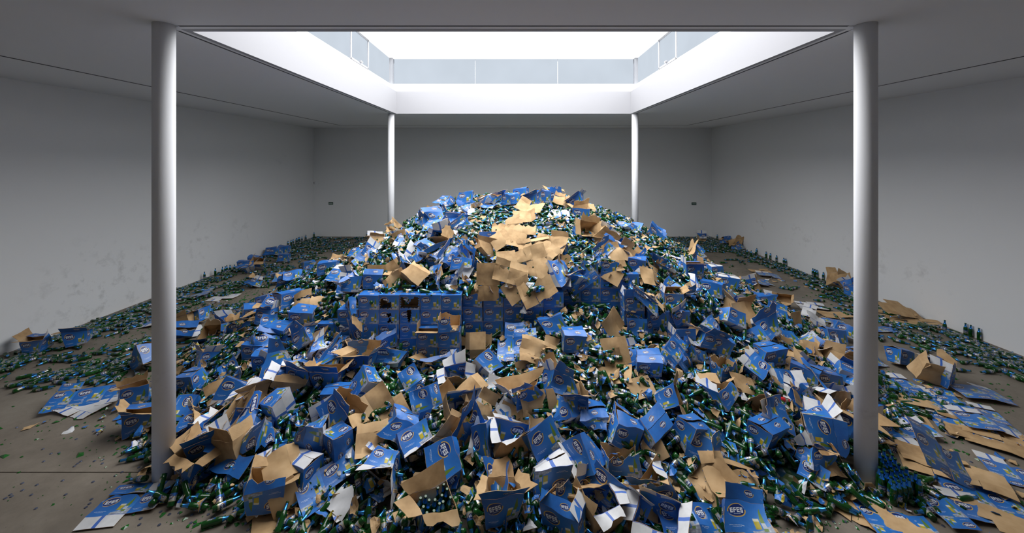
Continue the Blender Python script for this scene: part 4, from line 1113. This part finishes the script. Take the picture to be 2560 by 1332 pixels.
# ------------------------------------------------------------------ torn scraps of cardboard
def scrap_mesh(rs, n=8, size=.1):
    """ragged bent piece: front material 0, back 1, edge 1"""
    th = np.sort(rs.uniform(0, 2 * np.pi, n)) * .5 + np.arange(n) / n * np.pi
    r = size * rs.uniform(.55, 1.25, n)
    el = rs.uniform(.5, 1.0)
    k = rs.normal(0, 1.0 / size * .35, 3); tw = rs.normal(0, .1 * size, n)
    def bend(x, y): return k[0] * x * x + k[1] * y * y + k[2] * x * y
    mb = MB(); ids = []
    off = rs.uniform(0, .5, 2); sc_ = rs.uniform(.35, .6)
    for s_, dz in ((1, 0), (0, -.0045)):
        c = mb.vert((0, 0, dz)); ring, mid = [], []
        for i in range(n):
            x, y = r[i] * math.cos(th[i]), r[i] * math.sin(th[i]) * el
            ring.append(mb.vert((x, y, bend(x, y) + tw[i] + dz)))
            mid.append(mb.vert((x * .5, y * .5, bend(x * .5, y * .5) + dz)))
        ids.append((c, ring, mid))
    def uv(v):
        p = mb.v[v]; return (off[0] + (p[0] / size * .5 + .5) * sc_, off[1] + (p[1] / size * .5 + .5) * sc_)
    for k_, (c, ring, mid) in enumerate(ids):
        for i in range(n):
            j = (i + 1) % n
            a_, b_ = (c, mid[i], mid[j]), (mid[i], ring[i], ring[j], mid[j])
            if k_: a_, b_ = a_[::-1], b_[::-1]
            mb.face(a_, k_, [uv(v) for v in a_]); mb.face(b_, k_, [uv(v) for v in b_])
    for i in range(n):
        j = (i + 1) % n
        mb.face((ids[0][1][i], ids[1][1][i], ids[1][1][j], ids[0][1][j]), 1)
    return mb
SK = [('kraft', [M_KRAFT, M_KRAFT], 'torn brown cardboard scrap'), ('blue', [M_PRINT, M_KRAFT], 'torn blue printed cardboard scrap'), ('kraftback', [M_KRAFT, M_PRINT], 'torn brown cardboard scrap'),
      ('white', [M_WHITE, M_KRAFT], 'torn white cardboard scrap')]
protos = []
for k in range(28):
    rs = np.random.default_rng(900 + k)
    kind = [0, 1, 1, 2, 3, 0, 1][k % 7]
    mb = scrap_mesh(rs, int(rs.integers(6, 10)), rs.uniform(.035, .105))
    protos.append((kind, mb, mb.mesh('cardboard_scrap', SK[kind][1])))
NS = 4600
S = sample_heap(NS, 12.6)
S2 = []
for (px, py, n, sp) in [(2300, 1000, 30, .6), (2380, 1100, 26, .6), (2200, 1250, 16, .4), (1850, 1270, 26, .5), (1600, 1290, 30, .5), (1300, 1280, 24, .4), (900, 1240, 20, .5), (600, 1210, 10, .4), (250, 1040, 10, .7),
                        (1950, 700, 14, .6), (2070, 800, 20, .6), (1760, 610, 12, .4), (500, 760, 16, .8), (330, 1080, 8, .3), (2420, 1280, 16, .6), (1480, 1300, 16, .4)]:
    g0 = ground(px, py)
    for _ in range(n): S2.append((g0.x + rng.normal(0, sp), g0.y + rng.normal(0, sp * .5), 0.))
S2 = np.array(S2); S2 = S2[(S2[:, 0] < XR - .2) & (S2[:, 0] > XL + .2) & (S2[:, 1] < YB - .2)]
S2[:, 2] = H(S2[:, 0], S2[:, 1])
S = np.concatenate([S, S2]); S = S[clear_of_columns(S, .22)]
nrm = Hn(S[:, 0], S[:, 1])
onfl = S[:, 2] < .03
tilt = rng.normal(0, .55, (len(S), 3)); tilt[onfl] *= .12
nz = nrm + tilt; nz /= np.linalg.norm(nz, axis=1, keepdims=True)
SR = mats_from(S, nz, rng.uniform(0, 6.28, len(S)))
SP = S + nrm * np.where(onfl, .02, rng.uniform(.0, .09, len(S)))[:, None]
SKI = rng.integers(0, len(protos), len(S))

# ------------------------------------------------------------------ which bottles and scraps show: rays against everything solid
LOV = LV[:]; 
for i in range(len(BP)): pass
boxf = [(0, 1, 2, 3), (4, 7, 6, 5), (0, 4, 5, 1), (1, 5, 6, 2), (2, 6, 7, 3), (3, 7, 4, 0)]
bb = np.array([(sx * .024, sy * .024, z) for z in (0.01, .17) for sx, sy in ((-1, -1), (1, -1), (1, 1), (-1, 1))])
BBV = np.einsum('nij,kj->nki', BR, bb) + BP[:, None]
occ_bottle0 = len(OCC_F)
for i in range(len(BP)): occlude(BBV[i], boxf)
occ_scrap0 = len(OCC_F)
for i in range(len(S)):
    mb = protos[SKI[i]][1]
    V = np.array(mb.v) @ SR[i].T + SP[i]
    occlude(V, mb.f[:len(mb.f) // 2])
tree = BVHTree.FromPolygons(np.concatenate(OCC_V).tolist(), OCC_F)
eye = Vector((0, 0, HC))
def shows(points, tol):
    n = 0
    for p in points:
        d = Vector(p) - eye; ln = d.length; d.normalize()
        h = tree.ray_cast(eye, d)
        if h[3] is None or h[3] > ln - tol: n += 1
    return n
def in_frame(p):
    ix, iy = toimg(p); return 8 < ix < 2552 and 40 < iy < 1326
gone = 0
keep_items = []
for it in ITEMS:
    root = it[0]; M_ = root.matrix_world
    vs = [v.co for v in root.data.vertices]
    for ch in root.children: vs += [v.co for v in ch.data.vertices]
    st_ = max(1, len(vs) // 90)
    pts = [M_ @ v for v in vs[::st_]]
    pts = [p for p in pts if p.y > 1 and in_frame(p)]
    if shows(pts, .02) == 0:                                # wholly covered by other things
        for ch in list(root.children): bpy.data.objects.remove(ch)
        bpy.data.objects.remove(root); gone += 1
    else: keep_items.append(it)
ITEMS[:] = keep_items
print('covered and left out:', gone)
cent = BP + BA * BH * .45
dist = np.linalg.norm(cent - np.array(eye), axis=1)
order = np.argsort(dist)
score = []
for i in order[:2600]:
    if not in_frame(cent[i]): continue
    pts = [BP[i] + BA[i] * BH * k for k in (.05, .25, .45, .65, .9)]
    n = shows(pts, .045)
    if n >= 3: score.append((n / 5 / dist[i], i))
score.sort(reverse=True)
NIND = max(0, 300 - len(stand) - inside)
NIND = max(NIND, 130)
ind_b = [i for _, i in score[:NIND]]
sdist = np.linalg.norm(SP - np.array(eye), axis=1)
sscore = []
for i in np.argsort(sdist)[:1800]:
    if not in_frame(SP[i]): continue
    V = np.array(protos[SKI[i]][1].v) @ SR[i].T + SP[i]
    n = shows([SP[i]] + list(V[1:8:2]), .03)
    if n >= 3: sscore.append((n * protos[SKI[i]][1].v[2][0].__abs__() / sdist[i] + n / sdist[i] * .02, i))
sscore.sort(reverse=True)
ind_s = [i for _, i in sscore[:280]]

def side_word(px):
    return 'far left' if px < 640 else 'left' if px < 960 else 'left centre' if px < 1180 else 'centre' if px < 1400 else 'right centre' if px < 1660 else 'right' if px < 1930 else 'far right'
def band_word(py):
    return 'upper' if py < 640 else 'middle' if py < 790 else 'lower' if py < 960 else 'front' if py < 1130 else 'foot'
def where(px, py, z=1.):
    if px < 377 and py > 700: return 'on floor left of near left column'
    if px > 2196: return 'on floor right of near right column'
    if py < 565 and 1030 < px < 1480: return 'on the summit of the heap'
    if z < .12 and py < 760 and px < 800: return 'on the floor by the left wall'
    if z < .12 and py < 830 and px > 1740: return 'on floor between heap and right wall'
    b = band_word(py)
    if b == 'foot': return 'at the %s foot of the heap' % side_word(px)
    if b == 'front': return 'low on the %s front of the heap' % side_word(px)
    return 'on the %s %s of the heap' % (b, side_word(px))

isb = np.zeros(len(BP), bool); isb[ind_b] = True
for i in ind_b:
    M = Matrix.Translation(BP[i]) @ Matrix(BR[i].tolist()).to_4x4()
    px, py = toimg(cent[i]); wh = where(px, py, cent[i][2])
    bottle_obj(M, 'green beer bottle lying in the jumble ' + wh, 'loose bottles ' + wh)
mass('bottle_mass', LV, LF, LMAT, LUV, BP[~isb], BR[~isb], [M_GLASS, M_LABEL, M_FOIL], 'mass of green beer bottles with blue neck foil covering heap and floor', 'bottles')

iss = np.zeros(len(S), bool); iss[ind_s] = True
for i in ind_s:
    k, mb, me = protos[SKI[i]]
    o = link_obj('cardboard_scrap', me)
    o.matrix_world = Matrix.Translation(SP[i]) @ Matrix(SR[i].tolist()).to_4x4()
    px, py = toimg(SP[i]); wh = where(px, py, SP[i][2])
    tag(o, SK[k][2] + ' ' + wh, 'cardboard', 'cardboard scraps ' + wh)
allv, allf, allm, alluv, base = [], [], [], [], 0
mm_ = {0: (KRAFT, KRAFT), 1: (PRINT, KRAFT), 2: (KRAFT, PRINT), 3: (WHITE, KRAFT)}
sm = MB()
for i in np.where(~iss)[0]:
    k, mb, me = protos[SKI[i]]
    V = np.array(mb.v) @ SR[i].T + SP[i]
    b0 = len(sm.v); sm.v.extend(map(tuple, V))
    sm.f.extend([tuple(q + b0 for q in f) for f in mb.f]); sm.m.extend([mm_[k][q] for q in mb.m]); sm.uv.extend(mb.uv)
o = sm.obj('scrap_mass', CARD); tag(o, 'mass of small torn cardboard scraps strewn through the heap', 'cardboard', kind='stuff')

# ------------------------------------------------------------------ broken glass and bottle caps on the floor
def floor_points(n):
    x = rng.uniform(XL + .1, XR - .1, n); y = rng.uniform(3.5, YB - .1, n)
    d = .10 + .5 * np.exp(-(x - XL) / .9) + .5 * np.exp(-(XR - x) / .9)
    h = H(x, y); hn = np.maximum(H(x * .94, y * .94 + .5), 0)
    d = d + np.where((hn > .05) & (h < .03), .35, 0) + np.where((y < 7) & (np.abs(x) < 7), .12, 0)
    ok = (rng.random(n) < d) & (h < .05)
    return np.stack([x[ok], y[ok], np.full(ok.sum(), .003)], 1)
cl_p = floor_points(26000)
ex = []
for (px, py, n, sp) in [(440, 1030, 60, .3), (230, 1060, 50, .5), (560, 1260, 80, .25), (700, 1250, 120, .25), (860, 1300, 120, .3), (1290, 1250, 160, .2), (1340, 1300, 120, .2), (1440, 1300, 80, .2), (1900, 1290, 60, .3),
                        (2060, 1290, 30, .15), (1720, 1260, 60, .2), (2300, 1100, 80, .5), (2420, 1000, 60, .6), (560, 770, 300, .9), (350, 850, 200, .7), (600, 740, 260, 1.0), (420, 1080, 60, .3), (1230, 1290, 80, .2)]:
    g0 = ground(px, py)
    for _ in range(n): ex.append((g0.x + rng.normal(0, sp), g0.y + rng.normal(0, sp * .6), .003))
ex = np.array(ex); ex = ex[(ex[:, 0] > XL + .1) & (ex[:, 0] < XR - .1) & (ex[:, 1] > 3)]
cl_p = np.concatenate([cl_p, ex]); cl_p = cl_p[clear_of_columns(cl_p, .13)]
sv = np.array([(-1, -.4, 0), (.9, -.55, 0), (.6, .7, 0), (-.5, .5, 0), (0, 0, .45)]) * .013
sf = [(0, 1, 4), (1, 2, 4), (2, 3, 4), (3, 0, 4), (3, 2, 1, 0)]
n = len(cl_p); up = np.tile([[0, 0, 1.]], (n, 1)) + rng.normal(0, .12, (n, 3))
mass('glass_shards', sv, sf, [0] * 5, None, cl_p, mats_from(cl_p, up, rng.uniform(0, 6.28, n)), [M_SHARD],
     'scattered shards of broken green glass on the concrete floor', 'broken glass', smooth=False, scale=rng.gamma(2.2, .55, n) + .3)
cm = MB(); lathe(cm, [(.0165, 0), (.0155, .003), (.0135, .006)], 10, [0, 0])
cp = []
for (px, py, n, sp) in [(340, 1240, 26, .5), (470, 1250, 34, .3), (380, 1180, 40, .14), (420, 1210, 30, .12), (250, 1150, 30, .7), (560, 1280, 26, .35), (700, 1290, 26, .3), (840, 1280, 20, .3), (300, 1000, 20, .5), (2290, 1290, 24, .5), (2100, 1290, 14, .3),
                        (2450, 1180, 16, .5), (1330, 1280, 10, .2), (120, 1200, 20, .6), (1900, 1300, 14, .3)]:
    g0 = ground(px, py)
    for _ in range(n): cp.append((g0.x + rng.normal(0, sp), g0.y + rng.normal(0, sp * .5), .001))
cp = np.array(cp); cp = cp[clear_of_columns(cp, .135)]
cp = cp[H(cp[:, 0], cp[:, 1]) < .04]
near_i = [i for i in np.argsort(np.linalg.norm(cp - np.array(eye), axis=1)) if in_frame(cp[i])]
keepc = []
for i in near_i:
    if all(np.linalg.norm(cp[i] - cp[j]) > .036 for j in keepc) and shows([cp[i] + (0, 0, .01)], .03): keepc.append(i)
capm = cm.mesh('bottle_cap', [M_CAPM])
for i in keepc[:200]:
    o = link_obj('bottle_cap', capm); o.location = cp[i]; o.rotation_euler = (0, 0, rng.uniform(0, 6))
    px, py = toimg(cp[i])
    wh = 'left of the near left column' if px < 377 else 'right of the near right column' if px > 2196 else 'in front of the heap'
    tag(o, 'small dark steel bottle cap on the concrete floor ' + wh, 'bottle cap', 'bottle caps ' + wh)

# plastic soda bottle among the glass
P = hit(1952, 998, .07)
m = MB(); lathe(m, [(.028, 0), (.033, .01), (.033, .06), (.0335, .065), (.0335, .115), (.033, .12), (.033, .15), (.014, .205), (.014, .212)], 16, [0, 0, 0, 1, 1, 1, 0, 0])
M_PET = new_mat('clear_plastic', (.75, .8, .8), rough=.08, trans=.85)[0]
M_RED = new_mat('red_plastic_label', (.55, .02, .025), rough=.35)[0]
o = m.obj('plastic_bottle', [M_PET, M_RED], smooth=True)
o.matrix_world = Matrix.Translation(P) @ Matrix.Rotation(R(28), 4, 'Y') @ Matrix.Rotation(R(70), 4, 'Y') @ Matrix.Translation((0, 0, -.1))
tag(o, 'clear plastic soda bottle with a red label among the glass, right of the heap', 'bottle')
m = MB(); lathe(m, [(.0155, .208), (.0155, .224)], 12, [0]); m.obj('screw_cap', [M_RED], o)

# ------------------------------------------------------------------ labels that single out each carton and sheet
ORD = ['leftmost'] + ['%s from left' % k for k in 'second third fourth fifth sixth seventh eighth ninth tenth eleventh twelfth thirteenth fourteenth fifteenth sixteenth'.split()]
ORD_ = ['leftmost', 'second from left', 'third from left', 'fourth from left', 'fifth from left', 'sixth from left', 'seventh from left', 'eighth from left', 'ninth from left', 'tenth from left']
groups = {}
for root, desc, px, py in ITEMS:
    z = root.matrix_world.translation.z
    if 'stack' in desc: wh = ('layer %s, ' % ['one', 'two', 'three', 'four', 'five', 'six', 'seven', 'eight', 'nine', 'ten', 'eleven', 'twelve'][int(round(z / CH))]) + ('left part' if px < 1160 else 'middle part' if px < 1600 else 'right part')
    else: wh = where(px, py, z)
    groups.setdefault((desc, wh), []).append((px, root))
for (desc, wh), lst in groups.items():
    lst.sort(key=lambda t_: t_[0])
    for k, (px, root) in enumerate(lst):
        lab = desc + ' ' + wh
        if len(lst) > 1: lab += ', ' + (ORD[k] if k < len(lst) - 1 else 'rightmost' if len(lst) > 2 else 'right one') + ('' if k or len(lst) > 2 else '')
        root['label'] = lab
print('bottles', len(BP), 'standing', len(stand), 'inside', inside, 'ind', len(ind_b), 'scraps', len(S), len(ind_s), 'caps', len(keepc), 'items', len(ITEMS))
